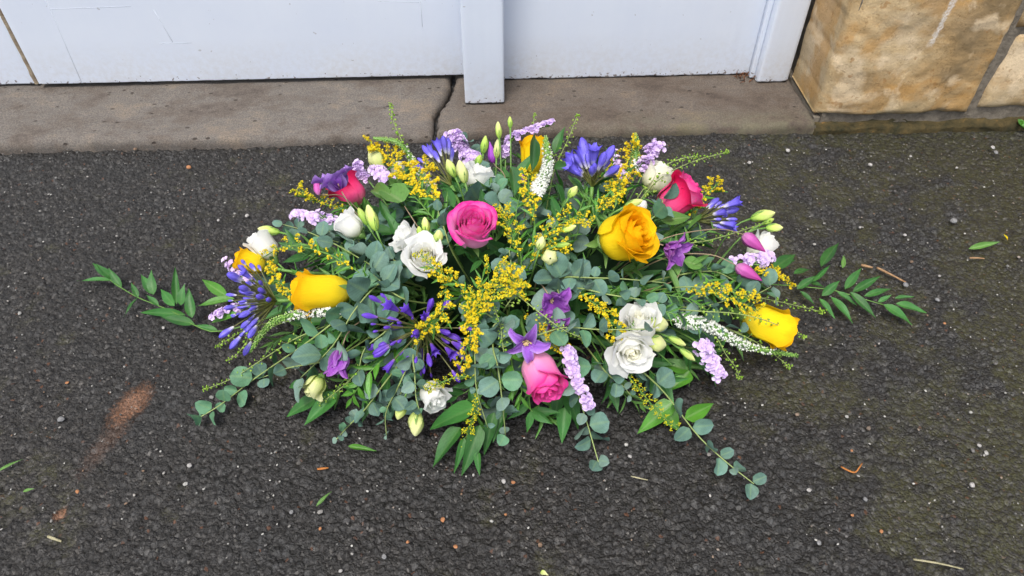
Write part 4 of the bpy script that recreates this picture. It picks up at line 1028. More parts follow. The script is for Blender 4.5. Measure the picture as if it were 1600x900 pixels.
lisianthus('pair of full white lisianthus blooms crossed by a eucalyptus tip', [(1000, 508, .03, 100, 40, 54, 62, 14, .34), (986, 544, .045, -80, 58, 50, 74, 15, .42)], [(1027, 506, .03, -5, 0, 34, 26, 'cream'), (1026, 537, .03, -10, 0, 30, 26, 'cream'), (1058, 533, .02, -25, 0, 30, 11, 'bud'), (1074, 554, .02, -38, 0, 30, 11, 'bud')], 61, 'white', GL)
lisianthus('white lisianthus half under eucalyptus with two hanging lime buds', [(676, 616, .02, -45, 30, 46, 50, 12, .35)], [(650, 662, .02, -92, 8, 38, 24, 'cream'), (626, 641, .02, -108, 5, 30, 17, 'bud')], 65, 'white', GL)
lisianthus('creamy lime lisianthus bud opening below the drooping clematis', [(491, 603, .025, -125, 20, 38, 40, 7, .3, 'cream')], [], 69, 'cream', GL)
lisianthus('round pale lime lisianthus bud and slim buds between pink and yellow roses', [], [(859, 402, .04, -80, 75, 16, 24, 'cream'), (845, 380, .04, 75, 10, 22, 15, 'cream'), (889, 357, .035, 22, 5, 24, 11, 'bud'), (895, 300, .02, 55, 5, 22, 13, 'bud'), (880, 383, .03, 10, 5, 22, 9, 'budgreen')], 71, 'cream', GL, 'lisianthus_buds')
lisianthus('slim green lisianthus buds rising beside the arching statice bar', [], [(779, 203, .02, 95, 0, 26, 10, 'bud'), (797, 191, .02, 92, 0, 18, 8, 'budgreen'), (777, 232, .015, 85, 0, 30, 12, 'cream')], 73, 'cream', GL, 'lisianthus_buds')
lisianthus('pointed lime lisianthus bud above the large yellow rose', [], [(990, 318, .035, 20, 5, 30, 12, 'bud'), (1003, 322, .01, 60, 20, 20, 16, 'white')], 75, 'cream', GL, 'lisianthus_buds')
lisianthus('lime bud behind the yellow goldenrod and lilac statice', [], [(588, 249, .01, 130, 5, 34, 24, 'cream'), (622, 262, -.005, 40, 20, 26, 20, 'white')], 76, 'cream', GL, 'lisianthus_buds')

GA = 'blue agapanthus heads'
agapanthus('pale-based blue agapanthus head fanning out towards the sand stain', 432, 470, .012, 180, 22, 70, 52, 62, 23, 81, openp=.05, flat=1.0, group=GA, jit=.55)
agapanthus('violet agapanthus head tangled with goldenrod, its florets pointing every way', 660, 512, -.004, -110, 52, 78, 52, 88, 25, 83, 'agapdark', .12, group=GA, jit=.62)
agapanthus('upright blue agapanthus head with trumpets open', 925, 292, .0, 92, 16, 38, 30, 42, 36, 85, openp=.4, group=GA, jit=.45)
agapanthus('few-flowered blue agapanthus behind the pale statice', 705, 290, -.01, 118, 4, 52, 13, 30, 24, 87, openp=.25, group=GA, jit=.35)
agapanthus('blue agapanthus pointing out past the crimson-pink rose', 1085, 345, .0, 14, 4, 50, 22, 34, 24, 89, openp=.35, group=GA, jit=.5)

GC = 'purple clematis in the arrangement'
clematis('violet clematis with curling petals lying over the crimson rose', 532, 296, .04, 115, 20, 50, 40, 46, 91, 'violetpale', 5, .6, GC, twist=.9)
clematis('crumpled purple clematis hanging above the creamy bud', 533, 548, .03, -100, 8, 48, 30, 24, 93, 'purple', 5, .25, GC, stam=False)
clematis('twisted purple clematis above the star-shaped clematis', 858, 462, .03, -60, 40, 44, 36, 45, 95, 'purple', 5, .5, GC)
clematis('crumpled purple clematis wedged between star clematis and eucalyptus', 866, 492, .015, -80, 30, 36, 28, 35, 96, 'purple', 4, .5, GC, stam=False)
clematis('star-shaped purple clematis with beige centre above the pink rose', 824, 530, .05, -100, 62, 50, 20, 48, 97, 'violetpale', 5, 1.0, GC, twist=1.0)
clematis('small purple bell clematis touching the large yellow rose', 1040, 385, .035, -30, 30, 42, 30, 42, 99, 'purple', 5, .3, GC)
clematis_bud('striped magenta clematis bud lying against the white cup', [(1040, 372, .02), (1120, 358, .03), (1160, 366, .03)], 1178, 380, .03, -38, 5, 44, 20, 101, GC)
clematis_bud('striped magenta clematis bud between lilac statice and round eucalyptus leaves', [(1050, 400, .02), (1110, 398, .03), (1145, 412, .03)], 1170, 427, .03, -30, 5, 46, 20, 103, GC)
clematis_bud('small upright magenta clematis bud beside the crimson rose', [(540, 310, .01), (510, 305, .01)], 495, 289, .01, 100, 0, 32, 11, 105, GC)
clematis_bud('dusky purple clematis bud among the slim green buds by the statice bar', [(790, 280, .0), (775, 260, .0)], 768, 238, .0, 100, 0, 34, 13, 107, GC, 'purple')
clematis_bud('little purple clematis bud beside the slim upright goldenrod', [(820, 320, .0), (818, 300, .0)], 817, 281, .0, 90, 10, 18, 12, 109, GC, 'purple')

GS = 'lilac statice in the arrangement'
statice('long lilac statice bar arching over the upright yellow rose', [(790, 250, .0), (796, 222, .01), (825, 207, .015), (866, 193, .015)], 17, 111, 6, 26, GS, oneside=(105, 20))
statice('fat pale lilac statice standing behind the two cream-green buds', [(742, 260, .0), (728, 246, .01), (716, 228, .012), (710, 214, .012)], 34, 113, 4, 34, GS)
statice('narrow lilac statice standing against the crimson rose', [(578, 285, .0), (562, 272, .0), (560, 256, .0)], 16, 115, 3, 22, GS)
statice('small lilac statice tuft beside the soft heart-shaped leaf', [(610, 290, .0), (597, 275, .012), (588, 264, .012)], 26, 117, 2, 28, GS)
statice('mauve statice cluster above the eucalyptus near the closed white cup', [(530, 350, .0), (505, 345, .012), (480, 340, .015), (458, 336, .015)], 22, 119, 4, 24, GS)
statice('pinkish lilac statice next to the ivory bloom', [(1000, 280, .0), (1008, 256, .01), (1018, 238, .01), (1026, 232, .01)], 30, 121, 3, 28, GS)
statice('lilac statice lying under the long veronica spike', [(1090, 535, .015), (1100, 550, .02), (1112, 570, .02), (1124, 592, .02)], 32, 123, 4, 32, GS)
statice('narrow lilac statice hanging beside the nodding pink rose', [(885, 545, .02), (892, 570, .03), (905, 600, .03), (922, 640, .02)], 24, 125, 5, 28, GS)
statice('lilac statice just below the white cup and magenta buds', [(1150, 410, .005), (1175, 408, .012), (1206, 402, .012)], 28, 127, 3, 28, GS)
statice('pale lilac statice tuft behind the agapanthus and small yellow rose', [(400, 440, .0), (375, 425, .0), (363, 414, .0)], 22, 129, 2, 20, GS)
statice('tiny lilac statice tuft beneath the agapanthus fan', [(380, 480, .0), (352, 486, .0), (335, 496, .0)], 16, 131, 3, 10, GS)
statice('lilac statice scrap behind the yellow goldenrod near upright agapanthus', [(975, 290, -.01), (966, 262, -.005), (962, 250, -.005)], 18, 133, 2, 16, GS)

GG = 'yellow goldenrod in the arrangement'
G = lambda *a, **k: goldenrod(*a, group=GG, **k)
G('thick yellow goldenrod plume above the soft heart leaf', [(650, 300, .01), (635, 275, .015), (612, 250, .015), (584, 238, .015)], 62, 141, green=.08, dens=1.3, size=4.2)
G('short yellow goldenrod tuft below the few-flowered blue agapanthus', [(690, 320, .01), (672, 305, .015), (655, 285, .015), (672, 262, .02)], 52, 143, green=.1, dens=1.1, size=4.2)
G('arching yellow goldenrod over the white cup and yellow side rose', [(555, 420, .02), (510, 396, .03), (450, 384, .03), (408, 404, .02)], 32, 145, green=.25, dens=1.0, size=3.6, nb=16)
G('small goldenrod sprig between agapanthus fan and side-lying yellow rose', [(470, 470, .02), (445, 450, .02), (432, 432, .02), (424, 415, .02)], 24, 147, green=.1, dens=1.1, size=4.0)
G('goldenrod sprig crossing the open cream-white lisianthus', [(740, 470, .02), (712, 440, .05), (685, 425, .06), (658, 398, .06)], 36, 149, green=.25, size=3.4, tipgreen=.15)
G('wide goldenrod plume below the mauve-pink rose', [(730, 500, .02), (755, 475, .04), (785, 450, .04), (806, 440, .04)], 58, 151, green=.3, dens=1.2, size=3.8)
G('loose goldenrod plume under the mauve-pink rose with many green buds', [(740, 520, .02), (745, 480, .035), (765, 440, .035), (800, 425, .035)], 66, 153, green=.45, size=3.4)
G('goldenrod plume mixed into the violet agapanthus', [(700, 440, .02), (695, 470, .035), (685, 500, .04), (655, 522, .035)], 46, 155, green=.25, size=3.5)
G('hanging goldenrod plume beside the violet agapanthus', [(735, 460, .02), (736, 495, .035), (734, 530, .04), (718, 572, .035)], 36, 157, green=.08, dens=1.2, size=4.2)
G('upright goldenrod plume between blue agapanthus trumpets and ivory bloom', [(960, 325, .0), (968, 290, .01), (982, 262, .015), (990, 228, .012)], 40, 159, green=.12, dens=1.4, size=4.0)
G('slim upright goldenrod beside the white veronica spike', [(835, 345, .02), (828, 318, .02), (826, 295, .02), (826, 272, .02)], 40, 161, green=.2, size=3.6)
G('goldenrod sprig between mauve-pink rose and slim buds', [(810, 400, .02), (803, 375, .03), (795, 350, .03), (785, 328, .03)], 44, 163, green=.4, size=3.4)
G('goldenrod sprig pointing at the large yellow rose', [(830, 385, .02), (855, 365, .03), (885, 345, .03), (920, 346, .03)], 40, 165, green=.35, size=3.4)
G('goldenrod sprig around the round pale bud', [(830, 410, .01), (845, 395, .02), (868, 382, .02), (890, 392, .025)], 26, 167, green=.25, size=3.4)
G('goldenrod plume leading down to the pair of white blooms', [(905, 460, .02), (930, 475, .035), (950, 495, .045), (962, 530, .045)], 38, 169, green=.25, dens=1.2, size=3.4)
G('goldenrod plume spilling over the partly hidden yellow rose', [(1070, 455, .015), (1105, 455, .03), (1145, 468, .04), (1185, 486, .045)], 46, 171, green=.2, dens=1.1, size=3.5)
G('hooked goldenrod sprig below the lilac statice and white cup', [(1160, 425, .01), (1190, 424, .015), (1215, 430, .015), (1232, 448, .015)], 26, 173, green=.15, dens=1.2, size=3.5)
G('goldenrod sprig between crimson rose and outward blue agapanthus', [(1075, 340, .0), (1090, 315, .01), (1108, 300, .01), (1122, 286, .01)], 34, 175, green=.15, dens=1.1, size=3.5)
G('greenish goldenrod tip behind the violet clematis bud', [(540, 330, .0), (510, 320, .0), (485, 310, .0), (468, 298, .0)], 36, 177, green=.5, size=3.3)
G('goldenrod tip tucked under the upright blue agapanthus', [(930, 340, .0), (945, 320, .0), (958, 305, .0), (962, 282, .0)], 36, 179, green=.35, size=3.2)
G('goldenrod behind the blue agapanthus trumpets', [(940, 280, -.02), (955, 262, -.02), (960, 240, -.015)], 24, 180, green=.1, size=3.6)
G('budded green goldenrod tip resting on the broad leaves', [(745, 610, .02), (742, 640, .03), (734, 665, .02), (725, 700, .02)], 22, 181, green=1.0, size=3.4, leafy_=False)
G('long green budded goldenrod lying under the pair of white blooms', [(975, 580, .015), (1000, 610, .02), (1030, 645, .02), (1066, 676, '.03')], 26, 183, green=.9, size=2.9, leafy_=False)
G('budded goldenrod tip over the white bloom and hanging buds', [(745, 585, .015), (715, 588, .03), (685, 600, .03), (668, 608, .03)], 22, 185, green=.95, size=2.9, leafy_=False)
G('goldenrod scrap under the star clematis', [(830, 500, .0), (855, 520, .01), (880, 545, .01)], 30, 187, green=.1, size=3.6, leafy_=False)
G('goldenrod scrap peeping below the side-lying yellow rose', [(520, 470, .0), (495, 485, .01), (482, 500, .01)], 22, 189, green=.1, size=3.8, leafy_=False)

GV = 'white veronica spikes'
V = lambda *a, **k: veronica(*a, group=GV, **k)
V('white veronica spike curving down beside the agapanthus fan', [(545, 482, .012), (480, 488, .03), (425, 505, .03), (390, 550, .03)], 21, 9, 191, n=420, green0=.30, u0=.42)
V('thin white veronica spike with green tip over the thick goldenrod plume', [(680, 300, -.01), (655, 268, .0), (625, 225, .005), (583, 216, .0)], 16, 8, 193, n=300, green0=.35, u0=.42)
V('thick white veronica spike in front of the upright yellow rose', [(838, 305, .015), (846, 285, .025), (856, 255, .025), (852, 214, .02)], 25, 12, 195, n=380, green0=.62, u0=.42)
V('long white veronica spike between lilac statice and hidden yellow rose', [(1060, 500, .01), (1110, 510, .02), (1165, 540, .02), (1246, 556, .015)], 24, 10, 197, n=420, green0=.62, u0=.40)
V('pale green veronica tip above the upright goldenrod', [(990, 280, -.01), (993, 250, -.005), (993, 228, -.005), (992, 208, -.005)], 17, 11, 199, n=200, green0=.10, u0=.45)

GT = 'thin pennycress stems'
T_ = lambda *a, **k: thlaspi(*a, group=GT, **k)
T_('faint pennycress stem standing up over the cracked step', [(645, 260, -.01), (630, 225, .0), (615, 190, .0), (610, 164, .0)], 18, 201, u0=.4)
T_('pennycress stem leaning over the doorstep beside the statice bar', [(865, 270, -.01), (875, 245, .0), (890, 212, .0), (902, 180, .0)], 24, 203, u0=.45)
T_('long pennycress stem reaching out above the crimson-pink rose', [(1010, 300, .01), (1045, 270, .015), (1090, 250, .01), (1136, 238, .0)], 26, 205, n=46, u0=.35)
T_('short pennycress stem just behind the longer one above the rose', [(1020, 275, .0), (1040, 258, .0), (1065, 248, .0), (1088, 244, .0)], 20, 207, n=30)
T_('pennycress stem sticking out over the hidden yellow rose', [(1080, 448, .03), (1150, 458, .03), (1220, 472, .03), (1284, 487, .02)], 24, 209, n=56, u0=.45)
T_('pennycress stem lying across the hidden yellow rose', [(1090, 486, .04), (1150, 490, .05), (1200, 502, .055), (1256, 526, .03)], 22, 211, n=44, u0=.4)
T_('pennycress stem reaching down beside the eucalyptus trailing towards the sand stain', [(470, 525, .015), (420, 555, .02), (365, 590, .02), (322, 608, .02)], 20, 213, n=46, u0=.4)
T_('short pennycress stem under the agapanthus fan', [(400, 510, .01), (378, 518, .01), (355, 532, .01), (340, 541, .01)], 18, 215, n=26)
T_('curved pennycress tip below the agapanthus fan', [(400, 520, .01), (385, 535, .01), (372, 552, .01), (357, 563, .01)], 12, 217, n=18)
T_('pennycress stem resting on the broad leaf below the creamy bud', [(560, 580, .01), (540, 600, .02), (515, 620, .02), (494, 634, .02)], 22, 219, n=30, u0=.35)
T_('pennycress stem crossing the round leaves beside the star clematis', [(800, 455, .02), (845, 490, .045), (880, 515, .045), (914, 530, .04)], 24, 221, n=46, u0=.35)
T_('little pennycress sprig beside the star clematis', [(790, 560, .01), (785, 535, .02), (782, 510, .02), (772, 480, .02)], 20, 223, n=34, u0=.4)
T_('pennycress sprig of green pods at the tip of the wide goldenrod plume', [(790, 480, .02), (800, 465, .03), (808, 450, .03), (806, 430, .03)], 24, 225, n=22)
T_('pennycress stem curling below the long veronica spike', [(1110, 520, .01), (1135, 555, .015), (1150, 575, .015), (1155, 590, .015)], 20, 227, n=26)
T_('pennycress stem ending beneath the veronica tip', [(1150, 520, .01), (1190, 540, .015), (1220, 562, .012), (1234, 575, .01)], 18, 229, n=26)
T_('pennycress tip just behind the statice bar', [(820, 250, -.02), (832, 215, -.01), (834, 190, -.01), (836, 178, -.01)], 12, 230, n=14)
T_('pennycress stem running out to the white cup with lime buds', [(1060, 385, .02), (1110, 375, .03), (1160, 360, .03), (1200, 346, .02)], 16, 231, n=30)

GE = 'eucalyptus stems in the arrangement'
def E(label, pts, s0, s1, pairs, seed, **k): return eucalyptus(label, path_of(pts), s0, s1, int(pairs*1.12+.5), seed, group=GE, **k)
E('long eucalyptus stem trailing to the ground towards the sand stain', [(560, 478, .01), (480, 535, .015), (400, 590, .012), (345, 632, '.022'), (312, 652, '.02')], 36, 27, 8, 301, u0=.36, mat='euc2')
E('eucalyptus stem with big round leaves beside the side-lying yellow rose', [(600, 440, .01), (556, 482, .035), (520, 540, .035), (470, 590, .03)], 42, 36, 6, 303, u0=.38)
E('eucalyptus stem crossing under the pennycress above the trailing eucalyptus', [(520, 560, .01), (450, 575, .012), (410, 590, .012)], 30, 26, 4, 305, u0=.4)
E('eucalyptus stem lying level below the large yellow rose', [(880, 434, .015), (920, 434, .035), (975, 436, .035), (1040, 442, .03)], 36, 20, 7, 307, u0=.36)
E('second level eucalyptus stem beneath the large yellow rose', [(900, 450, .015), (950, 460, .03), (1000, 468, .03), (1030, 474, .03)], 34, 18, 6, 309, u0=.36)
E('hanging eucalyptus stem over the broad glossy leaves', [(740, 500, .015), (742, 560, .03), (745, 610, .03), (762, 668, .025)], 34, 13, 7, 311, u0=.36)
E('hanging eucalyptus stem ending in a single round leaf', [(770, 540, .015), (778, 575, .03), (785, 630, .03), (790, 682, .02)], 31, 26, 6, 313, u0=.36)
E('eucalyptus stem hanging over the white bloom with lime buds', [(648, 545, .01), (648, 585, .03), (650, 620, .035), (655, 640, .035)], 30, 18, 6, 315, u0=.36)
E('eucalyptus stem drooping beside the hanging lime buds', [(640, 570, .01), (622, 605, .025), (603, 645, .02), (604, 682, .015)], 30, 12, 6, 317, u0=.36)
E('thin eucalyptus tip with tiny leaves above the slim fallen leaf', [(600, 600, .01), (570, 640, .015), (545, 665, .012), (526, 686, '.02')], 26, 13, 6, 319, u0=.4)
E('eucalyptus stem hanging under the narrow statice to the ground', [(890, 560, .01), (905, 620, .02), (920, 670, '.035'), (935, 722, '.02')], 32, 26, 6, 321, u0=.40)
E('longest eucalyptus stem trailing over the mossy tarmac', [(980, 560, .01), (1035, 610, .02), (1090, 680, '.04'), (1135, 722, '.03'), (1178, 756, '.02')], 35, 25, 7, 323, u0=.36)
E('eucalyptus tip standing between cream-white lisianthus and mauve-pink rose', [(705, 390, .01), (695, 360, .02), (686, 335, .025), (682, 318, .025)], 32, 15, 5, 325, u0=.4)
E('pale eucalyptus tip between the pink rose and the slim buds', [(800, 430, .0), (798, 408, .015), (796, 392, .02), (800, 380, .02)], 32, 14, 4, 327, u0=.4)
E('eucalyptus stem reaching out above the arching goldenrod', [(590, 420, .0), (530, 385, .01), (480, 362, .012), (440, 350, .01)], 32, 24, 7, 329, u0=.35)
E('eucalyptus stem with round leaves above the hidden yellow rose', [(1090, 480, .0), (1140, 468, .015), (1180, 460, .02), (1205, 448, .02)], 34, 30, 5, 331, u0=.4)
E('eucalyptus stem above the twisted clematis', [(880, 480, .0), (872, 455, .01), (866, 436, .015)], 38, 34, 4, 333, u0=.4)
E('eucalyptus tip lying across the pair of white blooms', [(830, 525, .01), (880, 512, .03), (940, 515, .05), (1012, 514, .075)], 40, 17, 7, 335, u0=.34)
E('eucalyptus stem between the pair of white blooms and hidden yellow rose', [(1040, 500, .0), (1080, 500, .012), (1120, 508, .012), (1160, 522, .01)], 30, 22, 6, 337, u0=.36)
E('eucalyptus stem between crimson rose and large yellow rose', [(1010, 350, .0), (1030, 330, .015), (1036, 312, .02)], 36, 26, 4, 339, u0=.4)
E('little eucalyptus sprig under the nodding pink rose and white blooms', [(930, 560, .0), (950, 585, .015), (970, 600, .015), (986, 618, .012)], 28, 14, 5, 341, u0=.4)
E('eucalyptus stem with dark round leaves behind the closed white cup', [(600, 430, -.01), (580, 405, .0), (565, 385, .0), (555, 365, .0)], 40, 30, 5, 343, u0=.4)
E('eucalyptus stem between violet agapanthus and drooping clematis', [(620, 500, .0), (600, 520, .012), (570, 545, .015), (560, 580, .015)], 36, 26, 5, 345, u0=.4)
E('eucalyptus stem beside the cream-white lisianthus and agapanthus', [(640, 470, .0), (610, 455, .015), (595, 440, .02), (580, 425, .02)], 38, 30, 5, 347, u0=.4)
E('dark eucalyptus stem behind the fat pale statice', [(750, 320, -.02), (745, 290, -.015), (738, 250, -.01), (728, 220, -.01)], 34, 22, 6, 349, u0=.4)
E('eucalyptus stem between the mauve-pink rose and upright yellow rose', [(790, 340, -.01), (782, 322, .0), (774, 300, .0), (785, 290, .0)], 32, 20, 5, 351, u0=.4)
E('eucalyptus stem in the heart of the arrangement under the goldenrod', [(780, 500, -.01), (760, 490, .0), (745, 475, .005), (720, 460, .005)], 36, 30, 5, 353, u0=.4)
E('eucalyptus stem beside the star clematis and goldenrod scrap', [(810, 540, -.01), (790, 520, .005), (776, 505, .01), (765, 520, .012)], 36, 30, 4, 355, u0=.4)
E('eucalyptus stem under the long stalks of the magenta clematis buds', [(1060, 430, -.01), (1090, 425, .0), (1120, 425, .005), (1150, 440, .005)], 34, 26, 5, 357, u0=.4)

GR = 'glossy ruscus stems in the arrangement'
g = '.012'; g2 = '.025'
leafstem('ruscus stem stretching along the tarmac past the agapanthus fan', path_of([(345, 518, g2), (304, 508, '.02'), (274, 489, '.02'), (248, 478, '.02'), (216, 465, '.02'), (190, 450, '.02'), (172, 438, '.02')]), [
    ((190, 450, g), (168, 418, '.04'), 12), ((176, 438, '.02'), (122, 441, '.01'), 11), ((172, 434, '.02'), (140, 407, '.035'), 12), ((176, 436, '.02'), (150, 412, '.05'), 12),
    ((216, 465, '.02'), (204, 440, '.035'), 9), ((240, 460, '.02'), (221, 430, '.03'), 15), ((240, 460, '.02'), (232, 422, '.05'), 16), ((248, 478, '.02'), (228, 460, '.03'), 9),
    ((273, 478, '.02'), (248, 450, '.03'), 16), ((276, 476, '.02'), (274, 417, '.05'), 12), ((282, 477, '.02'), (285, 445, '.05'), 14), ((300, 497, '.02'), (294, 450, '.05'), 17),
    ((290, 492, '.02'), (213, 485, '.012'), 15), ((304, 506, '.02'), (252, 496, '.02'), 17), ((340, 516, '.02'), (304, 506, '.03'), 9), ((216, 465, '.02'), (192, 495, '.01'), 5)], 401, rs=.0014, group=GR)
leafstem('pair of glossy ruscus leaves beside the agapanthus fan', path_of([(400, 480, .0), (375, 475, .0), (362, 468, .0)]), [((356, 464, '.03'), (312, 434, '.04'), 18), ((366, 466, '.03'), (306, 481, '.03'), 18), ((372, 490, '.03'), (325, 500, '.02'), 14)], 403, mat='rusbright', group=GR)
leafstem('ruscus stem stretching along the tarmac towards the dry brown twig', path_of([(1230, 446, '.03'), (1256, 448, '.02'), (1304, 454, '.02'), (1352, 468, '.02'), (1380, 476, '.018')]), [
    ((1283, 417, '.04'), (1311, 373, '.05'), 18), ((1245, 452, '.02'), (1276, 431, '.03'), 12), ((1262, 440, '.02'), (1292, 446, '.02'), 10), ((1284, 462, '.02'), (1313, 438, '.035'), 14), ((1320, 452, '.02'), (1347, 416, '.04'), 14),
    ((1332, 456, '.02'), (1375, 432, '.03'), 13), ((1350, 463, '.02'), (1397, 447, '.03'), 11), ((1308, 456, '.02'), (1340, 477, '.01'), 10), ((1328, 456, '.025'), (1371, 495, '.01'), 14), ((1372, 472, '.02'), (1393, 461, '.03'), 8),
    ((1380, 476, '.022'), (1431, 502, '.015'), 18), ((1400, 474, '.018'), (1449, 488, '.012'), 14), ((1298, 464, '.02'), (1336, 502, '.01'), 17), ((1280, 466, '.02'), (1304, 499, '.01'), 10), ((1240, 428, '.03'), (1269, 415, '.03'), 11), ((1398, 466, '.015'), (1429, 463, '.02'), 7), ((1250, 455, '.02'), (1275, 475, '.01'), 9), ((1270, 440, '.03'), (1296, 415, '.03'), 8)], 405, group=GR)
leafstem('dark glossy leaf pair sticking out below the white cup', path_of([(1180, 430, .0), (1200, 420, .0)]), [((1206, 420, '.05'), (1247, 394, '.05'), 20), ((1206, 418, '.05'), (1240, 408, '.03'), 14)], 407, group=GR)
leafstem('broad glossy ruscus leaves fanned out under the green budded goldenrod tip', path_of([(755, 590, .01), (750, 620, .02), (745, 650, .02)]), [
    ((744, 636, .025), (661, 668, '.03'), 34), ((720, 668, '.05'), (673, 731, '.012'), 32), ((726, 684, '.04'), (709, 741, '.012'), 13), ((750, 664, '.05'), (722, 745, '.012'), 28), ((746, 705, '.03'), (749, 744, '.01'), 12), ((772, 644, '.05'), (755, 713, '.015'), 20), ((790, 640, '.04'), (768, 690, '.02'), 16)], 409, meshes=OVA, group=GR, mat='rus')
leafstem('broad glossy leaves beside the narrow hanging statice', path_of([(880, 570, .0), (882, 600, .005)]), [((874, 612, '.05'), (866, 654, '.02'), 24), ((882, 636, '.04'), (878, 693, '.01'), 24), ((884, 612, '.055'), (911, 668, '.025'), 30), ((826, 600, '.04'), (824, 634, '.02'), 8)], 411, meshes=OVA, group=GR)
leafstem('two glossy leaves lying out below the creamy lime bud', path_of([(560, 590, .0), (535, 605, .005)]), [((494, 622, '.04'), (443, 650, '.015'), 24), ((526, 614, '.045'), (473, 665, '.015'), 28), ((470, 598, '.04'), (448, 606, '.03'), 14)], 413, meshes=OVA, group=GR)
leafstem('bright broad leaves around the longest trailing eucalyptus stem', path_of([(1020, 545, .0), (1050, 570, .005)]), [((1075, 578, '.04'), (1020, 561, '.05'), 24), ((1078, 580, '.035'), (1046, 610, '.02'), 28), ((1052, 628, '.04'), (995, 675, '.012'), 32), ((1040, 640, '.03'), (1062, 674, '.012'), 28), ((1070, 654, '.03'), (1117, 630, '.02'), 26), ((964, 596, '.05'), (952, 641, '.015'), 14), ((1000, 560, '.06'), (975, 590, '.03'), 18)], 415, meshes=OVA, mat='rusbright', group=GR)
leafstem('upright glossy leaves around the upright yellow rose', path_of([(830, 330, -.01), (825, 300, .0)]), [((804, 306, .025), (803, 244, .02), 21), ((832, 268, .035), (834, 214, .035), 20), ((866, 240, .0), (879, 196, .0), 17), ((866, 264, .0), (902, 258, -.01), 22), ((790, 300, .0), (778, 262, .0), 14), ((760, 330, .0), (752, 296, .0), 14)], 417, group=GR)
leafstem('soft heart-shaped clematis leaves below the small statice tuft', path_of([(650, 350, .0), (632, 322, .01)]), [((628, 316, .02), (590, 286, .02), 44), ((626, 300, .01), (612, 254, .01), 20), ((606, 312, .01), (573, 287, .01), 26)], 419, meshes=HEART, mat='soft', smat='bstem', cat='foliage', name='clematis_leaf_stem')
leafstem('grey-green strap leaves in front of the blue agapanthus trumpets', path_of([(900, 370, .0), (905, 350, .0)]), [((872, 345, .01), (862, 300, .015), 16), ((905, 345, .01), (912, 308, .015), 10), ((930, 345, .01), (936, 302, .01), 10), ((880, 330, .0), (868, 275, .0), 10), ((710, 325, .0), (690, 284, .0), 20), ((690, 320, .0), (660, 325, .0), 16)], 421, name='ruscus_stem', group=GR)
leafstem('green leaf and tendril beside the small bell clematis', path_of([(1050, 440, .0), (1065, 420, .01)]), [((1068, 408, .02), (1104, 416, .025), 26), ((1060, 430, .01), (1048, 400, .01), 14), ((1040, 410, .01), (1075, 480, .02), 14), ((1032, 345, .0), (1080, 338, .01), 28), ((1074, 360, .02), (1112, 322, .02), 9), ((1078, 416, .02), (1110, 398, .02), 9)], 423, mat='soft', name='clematis_leaf_stem', smat='bstem')

GN = 'stems of narrow bright green leaves'
def NL(label, pts, seed, n=16, alen=34, awid=.17, mat='rusbright'): leafstem(label, path_of(pts), [], seed, auto=n, alen=alen, awid=awid, u0=.3, group=GN, name='greenery_stem', mat=mat)
NL('bright narrow-leaved stem between the mauve-pink rose and slim upright goldenrod', [(815, 420, .0), (812, 380, .02), (806, 340, .025), (812, 305, .02)], 451)
NL('bright narrow-leaved stem rising towards the blue agapanthus trumpets', [(880, 400, .0), (890, 360, .02), (905, 330, .02), (915, 300, .015)], 453)
NL('bright narrow-leaved stem behind the round pale bud', [(860, 440, .0), (850, 405, .015), (862, 365, .02), (880, 320, .015)], 455, mat='soft')
NL('feathery green stem between the pair of white blooms and long veronica', [(1010, 480, .0), (1045, 488, .02), (1075, 500, .025), (1100, 520, .02)], 457, 20, 30, .13)
NL('feathery green stem over the level eucalyptus towards the long pennycress', [(1000, 455, .0), (1050, 462, .02), (1085, 470, .025), (1110, 490, .02)], 459, 20, 28, .13)
NL('bright narrow-leaved stem inside the wide goldenrod plume', [(745, 530, .0), (742, 495, .02), (748, 460, .03), (755, 430, .03)], 461)
NL('bright narrow-leaved stem under the outward blue agapanthus', [(1030, 400, .0), (1070, 380, .01), (1110, 360, .015), (1140, 345, .01)], 463, 14, 36, .15, 'soft')
NL('bright narrow-leaved stem below the thick goldenrod plume', [(690, 360, .0), (672, 335, .01), (655, 315, .015), (640, 300, .015)], 465)
NL('bright narrow-leaved stem beside the side-lying yellow rose and arching goldenrod', [(590, 450, .0), (560, 425, .02), (535, 410, .025), (510, 405, .02)], 467)
NL('bright narrow-leaved stem under the drooping clematis', [(600, 560, .0), (575, 585, .015), (560, 605, .015), (548, 625, .012)], 469, 12, 44, .26)
NL('bright narrow-leaved stem between hanging eucalyptus and the nodding rose', [(800, 570, .0), (808, 590, .012), (815, 610, .012), (812, 630, .01)], 471, 10, 44, .22)
NL('bright narrow-leaved stem below the outward magenta bud stalks', [(1080, 420, .0), (1110, 440, .015), (1140, 450, .02), (1170, 465, .02)], 473, 16, 32, .16)
